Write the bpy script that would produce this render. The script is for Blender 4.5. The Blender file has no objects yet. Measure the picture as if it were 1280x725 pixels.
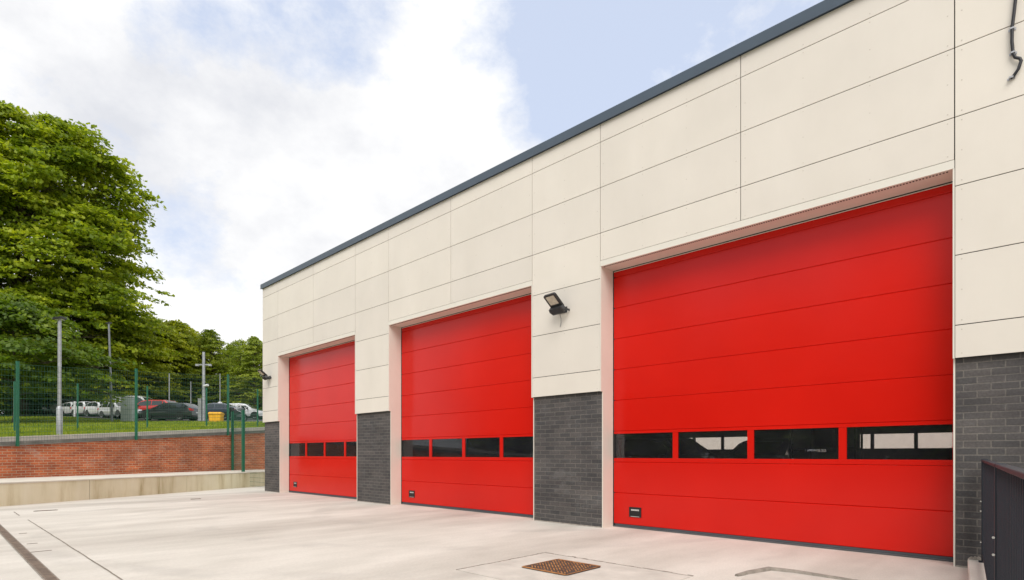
import bpy, bmesh, math, random
import numpy as np
from mathutils import Vector, Matrix
R = math.radians
random.seed(7)
C = bpy.context.scene.collection
scene = bpy.context.scene

# ------------------------------------------------------------------ camera data (metres)
F, HOR, HC, AL = 705.0, 567.5, 1.207, R(43.85)
ca, sa = math.cos(AL), math.sin(AL)
def W(px, Z):                       # picture column and distance in front of the camera -> ground position
    xc = (px - 640) / F * Z
    return (xc * ca - Z * sa, xc * sa + Z * ca)
def zed(x, y): return -x * sa + y * ca      # distance along the view
def hill(x, y):                      # height of the grass bank / car park plane
    Z = zed(x, y); xc = x*ca + y*sa
    s1 = max(0., min(1., (-28.0-xc)/9.0)); s2 = max(0., min(1., (Z-37.0)/9.0))
    return 0.35 + 0.0765 * max(-2.0, min(Z, 75.0)) + .30*(s1*s1*(3-2*s1))*(s2*s2*(3-2*s2))

# ------------------------------------------------------------------ materials
def mat(name):
    m = bpy.data.materials.new(name); m.use_nodes = True
    nt = m.node_tree; b = nt.nodes['Principled BSDF']
    return m, nt, b
def lnk(nt, a, b): nt.links.new(a, b)
def node(nt, t, **kw):
    n = nt.nodes.new(t)
    for k, v in kw.items():
        if hasattr(n, k): setattr(n, k, v)
        else: n.inputs[k].default_value = v
    return n
def rgba(c): return (c[0], c[1], c[2], 1.0)
def noise(nt, scale, detail=4, vec=None, rough=0.55):
    n = node(nt, 'ShaderNodeTexNoise'); n.inputs['Scale'].default_value = scale
    n.inputs['Detail'].default_value = detail; n.inputs['Roughness'].default_value = rough
    if vec is not None: lnk(nt, vec, n.inputs['Vector'])
    return n
def pos(nt, scale=(1, 1, 1), rot=(0, 0, 0), loc=(0, 0, 0)):
    g = node(nt, 'ShaderNodeNewGeometry'); m = node(nt, 'ShaderNodeMapping')
    m.inputs['Scale'].default_value = scale; m.inputs['Rotation'].default_value = rot; m.inputs['Location'].default_value = loc
    lnk(nt, g.outputs['Position'], m.inputs['Vector']); return m.outputs[0]
def ramp(nt, fac, stops):
    r = node(nt, 'ShaderNodeValToRGB')
    el = r.color_ramp.elements
    el[0].position = stops[0][0]; el[0].color = rgba(stops[0][1])
    el[1].position = stops[-1][0]; el[1].color = rgba(stops[-1][1])
    for p, c in stops[1:-1]:
        e = el.new(p); e.color = rgba(c)
    lnk(nt, fac, r.inputs[0]); return r.outputs[0]
def mixc(nt, fac, a, b, mode='MIX'):
    m = node(nt, 'ShaderNodeMix'); m.data_type = 'RGBA'; m.blend_type = mode
    for sock, v in ((m.inputs[0], fac), (m.inputs[6], a), (m.inputs[7], b)):
        if isinstance(v, (int, float)): sock.default_value = v
        elif isinstance(v, tuple): sock.default_value = rgba(v)
        else: lnk(nt, v, sock)
    return m.outputs[2]
def bump(nt, b, height, strength=0.3, dist=0.01):
    bp = node(nt, 'ShaderNodeBump'); bp.inputs['Strength'].default_value = strength; bp.inputs['Distance'].default_value = dist
    lnk(nt, height, bp.inputs['Height']); lnk(nt, bp.outputs[0], b.inputs['Normal'])
def simple(name, col, rough=0.6, metal=0.0, var=0.12, scale=3.0, coat=0.0, bmp=0.0):
    m, nt, b = mat(name)
    n = noise(nt, scale, 5, pos(nt))
    lo = tuple(c * (1 - var) for c in col); hi = tuple(min(1, c * (1 + var)) for c in col)
    lnk(nt, ramp(nt, n.outputs[0], [(0.3, lo), (0.7, hi)]), b.inputs['Base Color'])
    b.inputs['Roughness'].default_value = rough; b.inputs['Metallic'].default_value = metal
    if coat: b.inputs['Coat Weight'].default_value = coat; b.inputs['Coat Roughness'].default_value = 0.05
    if bmp:
        n2 = noise(nt, 60, 3, pos(nt)); bump(nt, b, n2.outputs[0], bmp, 0.004)
    return m

def brick_mat(name, c1, c2, mortar, direction, stain=None, msize=0.010):
    m, nt, b = mat(name)
    g = node(nt, 'ShaderNodeNewGeometry')
    d = node(nt, 'ShaderNodeVectorMath'); d.operation = 'DOT_PRODUCT'; d.inputs[1].default_value = direction
    lnk(nt, g.outputs['Position'], d.inputs[0])
    sp = node(nt, 'ShaderNodeSeparateXYZ'); lnk(nt, g.outputs['Position'], sp.inputs[0])
    cb = node(nt, 'ShaderNodeCombineXYZ'); lnk(nt, d.outputs['Value'], cb.inputs[0]); lnk(nt, sp.outputs[2], cb.inputs[1])
    wob = noise(nt, 6, 2, cb.outputs[0])
    add = node(nt, 'ShaderNodeVectorMath'); add.operation = 'MULTIPLY_ADD'
    add.inputs[1].default_value = (0.006, 0.006, 0); lnk(nt, wob.outputs['Color'], add.inputs[0]); lnk(nt, cb.outputs[0], add.inputs[2])
    br = node(nt, 'ShaderNodeTexBrick'); lnk(nt, add.outputs[0], br.inputs['Vector'])
    br.inputs['Scale'].default_value = 1; br.inputs['Brick Width'].default_value = 0.225; br.inputs['Row Height'].default_value = 0.075
    br.inputs['Mortar Size'].default_value = msize; br.inputs['Mortar Smooth'].default_value = 0.25; br.inputs['Bias'].default_value = 0.0
    br.offset = 0.5
    br.inputs['Color1'].default_value = rgba(c1); br.inputs['Color2'].default_value = rgba(c2); br.inputs['Mortar'].default_value = rgba(mortar)
    n = noise(nt, 1.3, 6, pos(nt)); n2 = noise(nt, 45, 4, pos(nt))
    col = mixc(nt, 1.0, br.outputs[0], ramp(nt, n.outputs[0], [(0.3, (0.78, 0.78, 0.8)), (0.7, (1.2, 1.18, 1.15))]), 'MULTIPLY')
    col = mixc(nt, 1.0, col, ramp(nt, n2.outputs[0], [(0.3, (0.8, 0.8, 0.8)), (0.7, (1.2, 1.2, 1.2))]), 'MULTIPLY')
    if stain:
        n4 = noise(nt, 0.9, 5, pos(nt, scale=(1,1,5), loc=(1,5,2)), 0.6); col = mixc(nt, 1.0, col, ramp(nt, n4.outputs[0], [(0.35, (0.74, 0.72, 0.70)), (0.62, (1.12, 1.1, 1.05))]), 'MULTIPLY')
        n3 = noise(nt, 1.3, 9, pos(nt, scale=(1, 1, 1.6), loc=(3, 1, 2)), 0.8)
        f = ramp(nt, n3.outputs[0], [(0.55, (0, 0, 0)), (0.72, (0.75, 0.75, 0.75))])
        col = mixc(nt, f, col, stain)
    lnk(nt, col, b.inputs['Base Color']); b.inputs['Roughness'].default_value = 0.75
    inv = node(nt, 'ShaderNodeMath'); inv.operation = 'SUBTRACT'; inv.inputs[0].default_value = 1; lnk(nt, br.outputs['Fac'], inv.inputs[1])
    hh = node(nt, 'ShaderNodeMath'); hh.operation = 'MULTIPLY_ADD'; lnk(nt, n2.outputs[0], hh.inputs[0]); hh.inputs[1].default_value = 0.25; lnk(nt, inv.outputs[0], hh.inputs[2])
    bump(nt, b, hh.outputs[0], 0.7, 0.006)
    return m

M = {}
M['cladding'] = simple('cream fibre cement', (0.73, 0.680, 0.605), 0.5, var=0.035, scale=0.9)
M['trim_cream'] = simple('cream powder coated trim', (0.73, 0.695, 0.615), 0.5, var=0.03, scale=1.5)
M['backing'] = simple('dark cavity membrane', (0.02, 0.022, 0.022), 0.9)
M['roof_trim'] = simple('blue grey metal', (0.060, 0.085, 0.115), 0.42, 0.0, 0.06)
M['grey_brick'] = brick_mat('charcoal brick', (0.056, 0.055, 0.059), (0.092, 0.085, 0.086), (0.140, 0.132, 0.124), (1, 1, 0), stain=(0.15,0.148,0.148), msize=0.007)
M['red_brick'] = brick_mat('weathered red brick', (0.53, 0.145, 0.052), (0.36, 0.086, 0.036), (0.46, 0.32, 0.22), (-0.4325, 0.9017, 0), stain=(0.46, 0.36, 0.30), msize=0.009)
M['black_plastic'] = simple('black plastic', (0.014, 0.014, 0.015), 0.4)
M['dark_rubber'] = simple('dark grey rubber seal', (0.07, 0.075, 0.085), 0.7)
M['interior'] = simple('dark bay wall', (0.11, 0.11, 0.125), 0.8)
M['interior_floor'] = simple('bay floor', (0.10, 0.10, 0.11), 0.5)
M['white_lines'] = simple('off white mark', (0.62, 0.62, 0.60), 0.6)
M['galv'] = simple('galvanised steel', (0.40, 0.41, 0.43), 0.45, 0.55, 0.18, 5)
M['galv_dark'] = simple('weathered grey steel', (0.22, 0.23, 0.25), 0.5, 0.4, 0.2, 5)
M['green_paint'] = simple('dark green powder coat', (0.012, 0.125, 0.070), 0.4, 0.0, 0.1)
M['green_wire'] = simple('green coated wire', (0.012, 0.085, 0.052), 0.5, 0.0, 0.1)
M['railing'] = simple('anthracite railing paint', (0.014, 0.018, 0.027), 0.6, 0.0, 0.12)
M['lamp_grey'] = simple('grey cabinet paint', (0.36, 0.40, 0.40), 0.6, 0.0, 0.08)
M['yellow_bin'] = simple('yellow grit bin plastic', (0.78, 0.40, 0.012), 0.5, 0.0, 0.08)
M['tyre'] = simple('tyre rubber', (0.018, 0.018, 0.018), 0.85)
M['rim'] = simple('alloy', (0.42, 0.43, 0.44), 0.35, 0.7, 0.05)
M['bark'] = simple('bark', (0.075, 0.06, 0.045), 0.9, 0, 0.35, 8, bmp=0.8)
M['pale_wall'] = simple('pale render', (0.82, 0.74, 0.63), 0.8, var=0.05)
M['asphalt'] = simple('asphalt', (0.075, 0.075, 0.078), 0.9, 0, 0.2, 1.5, bmp=0.5)
M['chrome'] = simple('bright metal', (0.6, 0.6, 0.6), 0.2, 0.9, 0.02)
M['head_lamp'] = simple('clear lamp lens', (0.55, 0.57, 0.6), 0.12)
M['tail_lamp'] = simple('red lamp lens', (0.55, 0.012, 0.012), 0.15)
M['cable'] = simple('black conduit', (0.012, 0.012, 0.016), 0.45)
M['lens_panel'] = simple('floodlight lens', (0.55, 0.50, 0.40), 0.25, var=0.15, scale=20)
M['cast_grey'] = simple('dark grey cast body', (0.035, 0.037, 0.04), 0.5, 0.0, 0.25, 30)
M['white_plastic'] = simple('white plastic', (0.7, 0.7, 0.7), 0.5)

m = M['cladding']; nt = m.node_tree; b = nt.nodes['Principled BSDF']; src = b.inputs['Base Color'].links[0].from_socket
g_ = node(nt,'ShaderNodeNewGeometry'); t1 = ramp(nt, g_.outputs['Random Per Island'], [(0,(.955,.955,.96)),(1,(1.02,1.02,1.015))])
st_ = noise(nt, 1.0, 5, pos(nt, scale=(2.2,2.2,.6)), .6); t2 = ramp(nt, st_.outputs[0], [(.3,(.975,.972,.965)),(.7,(1.01,1.01,1.01))])
lnk(nt, mixc(nt,1.0,mixc(nt,1.0,src,t1,'MULTIPLY'),t2,'MULTIPLY'), b.inputs['Base Color'])
# red sectional doors: stucco-embossed painted steel
m, nt, b = mat('red door paint'); M['red_door'] = m
n = noise(nt, 0.7, 3, pos(nt))
lnk(nt, ramp(nt, n.outputs[0], [(0.3, (0.57, 0.0085, 0.0040)), (0.7, (0.63, 0.0110, 0.0055))]), b.inputs['Base Color'])
b.inputs['Roughness'].default_value = 0.20; b.inputs['Specular IOR Level'].default_value = 0.30
n2 = noise(nt, 260, 2, pos(nt, scale=(0.35, 1, 1))); bump(nt, b, n2.outputs[0], 0.12, 0.001)

# glass: thin sheet, part see-through, part mirror
def glass_mat(name, tint, ior=1.5, boost=1.0, haze=0.032):
    m = bpy.data.materials.new(name); m.use_nodes = True; nt = m.node_tree; nt.nodes.clear()
    out = node(nt, 'ShaderNodeOutputMaterial'); mx = node(nt, 'ShaderNodeMixShader')
    tr = node(nt, 'ShaderNodeBsdfTransparent'); tr.inputs[0].default_value = rgba(tint)
    gl = node(nt, 'ShaderNodeBsdfGlossy'); gl.inputs['Roughness'].default_value = 0.015; gl.inputs[0].default_value = (0.9, 0.92, 0.95, 1)
    nz = noise(nt, 1.6, 2, pos(nt)); bp = node(nt, 'ShaderNodeBump'); bp.inputs['Strength'].default_value = 0.04; bp.inputs['Distance'].default_value = 0.01
    lnk(nt, nz.outputs[0], bp.inputs['Height']); lnk(nt, bp.outputs[0], gl.inputs['Normal'])
    fr = node(nt, 'ShaderNodeFresnel'); fr.inputs[0].default_value = ior
    mu = node(nt, 'ShaderNodeMath'); mu.operation = 'MULTIPLY'; mu.inputs[1].default_value = boost; mu.use_clamp = True
    lnk(nt, fr.outputs[0], mu.inputs[0])
    lnk(nt, mu.outputs[0], mx.inputs[0]); lnk(nt, tr.outputs[0], mx.inputs[1]); lnk(nt, gl.outputs[0], mx.inputs[2]);     df = node(nt, 'ShaderNodeBsdfDiffuse'); dn = noise(nt, 3.0, 6, pos(nt), .65)     # painted haze: patchy grey mixed in so the glass reads less black
    lnk(nt, ramp(nt, dn.outputs[0], [(.3,(.16,.17,.20)),(.7,(.42,.44,.48))]), df.inputs[0])
    m2 = node(nt, 'ShaderNodeMixShader'); m2.inputs[0].default_value = haze
    lnk(nt, mx.outputs[0], m2.inputs[1]); lnk(nt, df.outputs[0], m2.inputs[2]); lnk(nt, m2.outputs[0], out.inputs[0])
    return m
M['glass'] = glass_mat('door acrylic glazing', (0.88, 0.88, 0.90), 1.5, 1.0)
M['rear_glass'] = glass_mat('rear glazing', (0.92, 0.93, 0.94), 1.3, 0.6, 0.01)
m, nt, b = mat('car glass'); M['car_glass'] = m
b.inputs['Base Color'].default_value = (0.02, 0.025, 0.028, 1); b.inputs['Roughness'].default_value = 0.08; b.inputs['Specular IOR Level'].default_value = 0.9

# pale concrete yard
m, nt, b = mat('pale yard concrete'); M['yard'] = m
big = noise(nt, 1.0, 5, pos(nt, scale=(0.55, 0.075, 1), loc=(2.3, 0.4, 0)), 0.55)
col = ramp(nt, big.outputs[0], [(0.28, (0.41, 0.375, 0.33)), (0.42, (0.54, 0.50, 0.445)), (0.54, (0.63, 0.59, 0.53)), (0.68, (0.67, 0.63, 0.57))])
mid = noise(nt, 1.6, 6, pos(nt, scale=(1, 0.35, 1)), 0.6)
col = mixc(nt, 1.0, col, ramp(nt, mid.outputs[0], [(0.3, (0.84, 0.835, 0.82)), (0.68, (1.06, 1.06, 1.06))]), 'MULTIPLY')
fine = noise(nt, 90, 4, pos(nt, scale=(1, 0.25, 1)), 0.7)
col = mixc(nt, 1.0, col, ramp(nt, fine.outputs[0], [(0.3, (0.88, 0.88, 0.875)), (0.7, (1.07, 1.07, 1.07))]), 'MULTIPLY')
spots = noise(nt, 5.5, 3, pos(nt, loc=(7, 3, 0)), 0.6)
col = mixc(nt, ramp(nt, spots.outputs[0], [(0.70, (0, 0, 0)), (0.78, (0.30, 0.30, 0.30))]), col, (0.34, 0.29, 0.24))
wv = node(nt,'ShaderNodeTexWave'); wv.wave_type='RINGS'; wv.rings_direction='Z'; wv.inputs['Scale'].default_value=.28; wv.inputs['Distortion'].default_value=1.6; wv.inputs['Detail'].default_value=3; wv.inputs['Detail Scale'].default_value=.5
lnk(nt, pos(nt, scale=(1,.55,1), loc=(9,-9,0)), wv.inputs['Vector'])
brk = noise(nt, .9, 4, pos(nt, loc=(4,8,0)), .6)
tf = mixc(nt, 1.0, ramp(nt, wv.outputs['Fac'], [(.86,(0,0,0)),(.97,(.22,.22,.22))]), ramp(nt, brk.outputs[0], [(.45,(0,0,0)),(.62,(1,1,1))]), 'MULTIPLY')
col = mixc(nt, tf, col, (.30,.28,.26))
grit = noise(nt, 28, 6, pos(nt, loc=(1,2,0)), .75)
col = mixc(nt, ramp(nt, grit.outputs[0], [(.66,(0,0,0)),(.74,(.35,.35,.35))]), col, (.36,.32,.27))
lnk(nt, col, b.inputs['Base Color']); b.inputs['Roughness'].default_value = 0.85
bump(nt, b, fine.outputs[0], 0.25, 0.004)
M['yard_patch'] = simple('newer grey concrete', (0.54, 0.50, 0.445), 0.9, 0, 0.12, 4, bmp=0.5)
M['joint'] = simple('joint sealant', (0.24, 0.20, 0.165), 0.9, 0, 0.25, 8)
M['mortar_edge'] = simple('rough mortar edge', (0.27, 0.235, 0.20), 0.95, 0, 0.3, 12, bmp=0.6)

# stained retaining concrete
m, nt, b = mat('stained retaining concrete'); M['ledge'] = m
n1 = noise(nt, 1.0, 6, pos(nt, scale=(2.6, 2.6, 0.35)), 0.65)
col = ramp(nt, n1.outputs[0], [(0.30, (0.34, 0.28, 0.15)), (0.38, (0.58, 0.51, 0.34)), (0.50, (0.70, 0.64, 0.47)), (0.75, (0.76, 0.71, 0.57))])
n2 = noise(nt, 0.5, 4, pos(nt)); col = mixc(nt, 1.0, col, ramp(nt, n2.outputs[0], [(0.3, (0.85, 0.84, 0.8)), (0.7, (1.1, 1.1, 1.1))]), 'MULTIPLY')
n3 = noise(nt, 40, 4, pos(nt)); lnk(nt, col, b.inputs['Base Color']); b.inputs['Roughness'].default_value = 0.9; bump(nt, b, n3.outputs[0], 0.4, 0.005)
M['ledge_top'] = simple('clean concrete slab top', (0.60, 0.555, 0.475), 0.9, 0, 0.12, 2)
M['coping'] = simple('dark coping concrete', (0.19, 0.18, 0.165), 0.9, 0, 0.3, 3, bmp=0.5)
M['kerb'] = simple('light kerb concrete', (0.64, 0.60, 0.53), 0.9, 0, 0.1, 3, bmp=0.4)

# grass bank
m, nt, b = mat('lawn'); M['lawn'] = m
n1 = noise(nt, 0.6, 8, pos(nt), 0.7)
col = ramp(nt, n1.outputs[0], [(0.30, (0.09, 0.14, 0.012)), (0.5, (0.19, 0.25, 0.018)), (0.72, (0.30, 0.33, 0.04))])
n2 = noise(nt, 14, 5, pos(nt)); col = mixc(nt, 1.0, col, ramp(nt, n2.outputs[0], [(0.3, (0.7, 0.7, 0.7)), (0.7, (1.25, 1.25, 1.2))]), 'MULTIPLY')
lnk(nt, col, b.inputs['Base Color']); b.inputs['Roughness'].default_value = 1.0; b.inputs['Specular IOR Level'].default_value = 0.1
bump(nt, b, n2.outputs[0], 0.8, 0.06)

def leaf_mat(name, c1, c2, c3, trans=0.42, clump=0.35):
    m = bpy.data.materials.new(name); m.use_nodes = True; nt = m.node_tree; nt.nodes.clear()
    out = node(nt, 'ShaderNodeOutputMaterial')
    g = node(nt, 'ShaderNodeNewGeometry')
    cl = noise(nt, clump, 3, g.outputs['Position'], 0.6)
    mx = node(nt, 'ShaderNodeMath'); mx.operation = 'MULTIPLY_ADD'; mx.inputs[1].default_value = 0.45
    lnk(nt, g.outputs['Random Per Island'], mx.inputs[0])
    mu = node(nt, 'ShaderNodeMath'); mu.operation = 'MULTIPLY_ADD'; mu.inputs[1].default_value = 1.7; mu.inputs[2].default_value = -0.58
    lnk(nt, cl.outputs[0], mu.inputs[0]); lnk(nt, mu.outputs[0], mx.inputs[2])
    col = ramp(nt, mx.outputs[0], [(0.1, c1), (0.5, c2), (0.9, c3)])
    p = node(nt, 'ShaderNodeBsdfPrincipled'); lnk(nt, col, p.inputs['Base Color']); p.inputs['Roughness'].default_value = 0.5; p.inputs['Specular IOR Level'].default_value = 0.3
    t = node(nt, 'ShaderNodeBsdfTranslucent'); lnk(nt, mixc(nt, 1.0, col, (1.5, 1.5, 0.6), 'MULTIPLY'), t.inputs[0])
    s = node(nt, 'ShaderNodeMixShader'); s.inputs[0].default_value = trans
    lnk(nt, p.outputs[0], s.inputs[1]); lnk(nt, t.outputs[0], s.inputs[2]); lnk(nt, s.outputs[0], out.inputs[0])
    return m
M['leaf_big'] = leaf_mat('broad leaves', (0.09, 0.15, 0.010), (0.24, 0.315, 0.018), (0.45, 0.49, 0.035))
M['leaf_dark'] = leaf_mat('deep green leaves', (0.055, 0.105, 0.012), (0.125, 0.195, 0.018), (0.25, 0.31, 0.028))
M['leaf_yellow'] = leaf_mat('yellow green leaves', (0.15, 0.21, 0.014), (0.33, 0.38, 0.022), (0.52, 0.53, 0.045), clump=0.25)
M['leaf_mid'] = leaf_mat('mid green leaves', (0.11, 0.17, 0.02), (0.24, 0.31, 0.034), (0.38, 0.42, 0.06), clump=0.25)
M['grass_blade'] = leaf_mat('grass blades', (0.11, 0.17, 0.012), (0.22, 0.29, 0.016), (0.36, 0.38, 0.05), 0.3, 0.5)

# rusty chequer cover
m, nt, b = mat('rusty iron'); M['rust'] = m
n1 = noise(nt, 9, 5, pos(nt), 0.6)
lnk(nt, ramp(nt, n1.outputs[0], [(0.3, (0.12, 0.045, 0.018)), (0.5, (0.33, 0.14, 0.045)), (0.7, (0.46, 0.22, 0.075))]), b.inputs['Base Color'])
b.inputs['Roughness'].default_value = 0.8
M['rust_dark'] = simple('dark rust', (0.07, 0.045, 0.035), 0.85, 0, 0.3, 10)
M['slot_brown'] = simple('weathered drain steel', (0.20, 0.15, 0.115), 0.75, 0, 0.3, 10)

def paint(name, col, metal=0.0):
    m, nt, b = mat(name); b.inputs['Base Color'].default_value = rgba(col); b.inputs['Roughness'].default_value = 0.3; b.inputs['Metallic'].default_value = metal
    b.inputs['Coat Weight'].default_value = 0.8; b.inputs['Coat Roughness'].default_value = 0.04
    n = noise(nt, 2, 3, pos(nt)); lnk(nt, ramp(nt, n.outputs[0], [(0.3, tuple(c * .94 for c in col)), (0.7, tuple(min(1, c * 1.04) for c in col))]), b.inputs['Base Color'])
    return m
M['paint_white'] = paint('white car paint', (0.74, 0.75, 0.76))
M['paint_silver'] = paint('silver car paint', (0.42, 0.43, 0.45), 0.3)
M['paint_dark'] = paint('dark grey car paint', (0.022, 0.028, 0.032))
M['paint_red'] = paint('red car paint', (0.55, 0.02, 0.012))
M['paint_blue'] = paint('dark blue car paint', (0.035, 0.045, 0.075))

# ------------------------------------------------------------------ mesh helpers
class MB:
    def __init__(s): s.v = []; s.f = []; s.m = []
    def add(s, vs, fs, mi=0):
        o = len(s.v); s.v += [tuple(v) for v in vs]; s.f += [tuple(i + o for i in f) for f in fs]; s.m += [mi] * len(fs)
    def box(s, x0, x1, y0, y1, z0, z1, mi=0):
        s.add([(x0,y0,z0),(x1,y0,z0),(x1,y1,z0),(x0,y1,z0),(x0,y0,z1),(x1,y0,z1),(x1,y1,z1),(x0,y1,z1)],
              [(0,3,2,1),(4,5,6,7),(0,1,5,4),(1,2,6,5),(2,3,7,6),(3,0,4,7)], mi)
    def tbox(s, Mx, sx, sy, sz, mi=0):      # transformed centred box
        vs = [Mx @ Vector((a*sx/2, b_*sy/2, c_*sz/2)) for c_ in (-1,1) for b_ in (-1,1) for a in (-1,1)]
        s.add(vs, [(0,2,3,1),(4,5,7,6),(0,1,5,4),(1,3,7,5),(3,2,6,7),(2,0,4,6)], mi)
    def prism(s, poly, d0, d1, axis='y', mi=0):   # polygon (a,b) extruded along axis
        n = len(poly)
        def P(a, b_, d): return {'y': (a, d, b_), 'x': (d, a, b_), 'z': (a, b_, d)}[axis]
        s.add([P(a,b_,d0) for a,b_ in poly] + [P(a,b_,d1) for a,b_ in poly],
              [tuple(range(n)), tuple(range(2*n-1, n-1, -1))] + [(i, i+n, (i+1)%n+n, (i+1)%n) for i in range(n)], mi)
    def tube(s, pts, rad, n=6, mi=0, caps=True):
        pts = [Vector(p) for p in pts]; rs = rad if isinstance(rad, (list, tuple)) else [rad]*len(pts)
        o = len(s.v); prev = None
        for i, p in enumerate(pts):
            t = (pts[min(i+1, len(pts)-1)] - pts[max(i-1, 0)])
            t = t.normalized() if t.length > 1e-9 else Vector((0,0,1))
            a = prev if prev is not None else (Vector((1,0,0)) if abs(t.x) < 0.8 else Vector((0,1,0)))
            u = (a - t*a.dot(t)).normalized(); prev = u; w = t.cross(u)
            for k in range(n):
                an = 2*math.pi*k/n; s.v.append(tuple(p + (u*math.cos(an) + w*math.sin(an))*rs[i]))
        for i in range(len(pts)-1):
            for k in range(n):
                a = o+i*n+k; b_ = o+i*n+(k+1)%n; s.f.append((a, b_, b_+n, a+n)); s.m.append(mi)
        if caps:
            s.f.append(tuple(o+k for k in range(n-1,-1,-1))); s.m.append(mi)
            s.f.append(tuple(o+(len(pts)-1)*n+k for k in range(n))); s.m.append(mi)
    def build(s, name, mats, parent=None, smooth=False, bevel=0.0):
        me = bpy.data.meshes.new(name); me.from_pydata(s.v, [], s.f)
        if not isinstance(mats, (list, tuple)): mats = [mats]
        for mm in mats: me.materials.append(mm)
        me.polygons.foreach_set('material_index', s.m)
        bm = bmesh.new(); bm.from_mesh(me); bmesh.ops.recalc_face_normals(bm, faces=bm.faces); bm.to_mesh(me); bm.free()
        if smooth: me.polygons.foreach_set('use_smooth', [True]*len(me.polygons)); me.set_sharp_from_angle(angle=R(38))
        me.update()
        o = bpy.data.objects.new(name, me); C.objects.link(o)
        if parent is not None:
            o.parent = parent; o.matrix_parent_inverse = Matrix.Identity(4)
            if parent.get('_off'): pass
        if bevel:
            bv = o.modifiers.new('bevel', 'BEVEL'); bv.width = bevel; bv.segments = 1; bv.limit_method = 'ANGLE'; bv.angle_limit = R(50)
        return o
def tag(o, label=None, cat=None, group=None, kind=None):
    if label: o['label'] = label
    if cat: o['category'] = cat
    if group: o['group'] = group
    if kind: o['kind'] = kind
    return o
def empty(name, loc=(0,0,0), rz=0.0):
    o = bpy.data.objects.new(name, None); C.objects.link(o); o.location = loc; o.rotation_euler = (0,0,rz); o.empty_display_size = 0.3
    return o
def copy_tree(o, parent=None):
    c = o.copy(); C.objects.link(c); c.parent = parent
    for ch in list(o.children): copy_tree(ch, c)
    return c

# ================================================================== THE SETTING
def sheet(name, poly, z, material, parent=None):
    mb = MB(); n = len(poly); mb.add([(x, y, z if not callable(z) else z(x, y)) for x, y in poly], [tuple(range(n))])
    return mb.build(name, material, parent)

yard = sheet('yard_ground', [(-450,-450),(450,-450),(450,450),(-450,450)], 0.0, M['yard']); tag(yard, kind='structure')

# concrete ledge line (front) and brick wall line (behind it)
A = Vector((-17.47, 1.21)); B = Vector((-21.50, 8.87)); Cc = Vector((-20.60, 1.41)); D = Vector((-24.84, 10.25))
dAB = (B-A).normalized(); dCD = (D-Cc).normalized(); nCD = Vector((-dCD.y, dCD.x))
if nCD.x > 0: nCD = -nCD
def onC(t, off=0.0): p = Cc + dCD*t + nCD*off; return p
wall_top = lambda p: 0.245 + 0.0765*zed(p.x, p.y)
T0, T1 = -11.0, 16.0
A0 = A - dAB*11.0; B1 = B + dAB*7.0

# hill terrain: strips from the wall back outwards, following one plane
mb = MB(); ts = [T0-60, T0-40] + [T0-25+1.25*i for i in range(80)] + [T1+68, T1+90, T1+140, T1+260]
offs = [0.62] + [1.5+1.25*i for i in range(56)] + [76, 90, 130, 200, 320]
def hz(p):
    z = hill(p.x, p.y)
    return z
grid = [[onC(t, o) for o in offs] for t in ts]
vs = [(p.x, p.y, hz(p)) for row in grid for p in row]; nO = len(offs)
fs = [(i*nO+j, i*nO+j+1, (i+1)*nO+j+1, (i+1)*nO+j) for i in range(len(ts)-1) for j in range(nO-1)]
mb.add(vs, fs); hillo = mb.build('grass_hill', M['lawn']); tag(hillo, kind='structure')
# car park tarmac on the plane above the lawn
PXS = [-260,-160,-80,0,20]+list(range(30,350,10))+[400,450,500,560]
near = lambda px: float(np.interp(px,[-260,20,60,110,175,235,300,345,560],[70,64,52,46.0,45.2,44.6,43.2,42.0,42.0]))
mb = MB(); vs = []
for px_ in PXS:
    for k in range(25):
        Zk = near(px_)+(78-near(px_))*k/24; x_,y_ = W(px_,Zk); vs.append((x_,y_,hill(x_,y_)+.045))
mb.add(vs,[(i*25+k,i*25+k+1,(i+1)*25+k+1,(i+1)*25+k) for i in range(len(PXS)-1) for k in range(24)])
sheet_o = mb.build('car_park_tarmac', M['asphalt']); tag(sheet_o, kind='structure')

# joints and channel in the yard
def strip(name, x0, x1, y0, y1, z, m, wob=0.0, n=40):
    mb = MB(); vs = []
    for i in range(n+1):
        x = x0+(x1-x0)*i/n; d = (random.random()-.5)*wob
        vs += [(x, y0+d+(random.random()-.5)*wob*.5, z), (x, y1+d+(random.random()-.5)*wob*.5, z)]
    mb.add(vs, [(2*i, 2*i+2, 2*i+3, 2*i+1) for i in range(n)]); return mb.build(name, m)
tag(strip('yard_joint', -13.55, 1.5, 1.302, 1.318, 0.004, M['joint'], 0.006, 90), kind='structure')
tag(strip('yard_joint', -15.62, -14.6, 1.272, 1.292, 0.004, M['joint'], 0.006, 10), kind='structure')
# cross joints running towards the doors
mb = MB()
for x, ya, yb in ((-9.05, 0.90, 1.10),):
    mb.box(x-.01, x+.01, ya, yb, 0.001, 0.005)
tag(mb.build('yard_joint', M['joint']), kind='structure')

# surface drain channel
dr = empty('drain_channel', (-6.0, 0.84, 0)); tag(dr, 'long narrow rusty slotted drain channel set in the pale concrete at lower left', 'drain')
mb = MB(); mb.box(-13.0, 7.0, -0.055, 0.055, 0.003, 0.006); mb.build('channel_frame', M['mortar_edge'], dr)
mb = MB()
for i in range(640):
    x = -12.9 + i*0.031; mb.box(x, x+0.017, -0.034, 0.034, 0.006, 0.012)
for y in (-0.042, 0.034): mb.box(-12.9, 6.9, y, y+0.008, 0.006, 0.013)
mb.build('grating', M['slot_brown'], dr)
mb = MB(); mb.box(-12.9, 6.9, -0.033, 0.033, 0.0062, 0.0068); mb.build('channel_bed', M['rust_dark'], dr)

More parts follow.
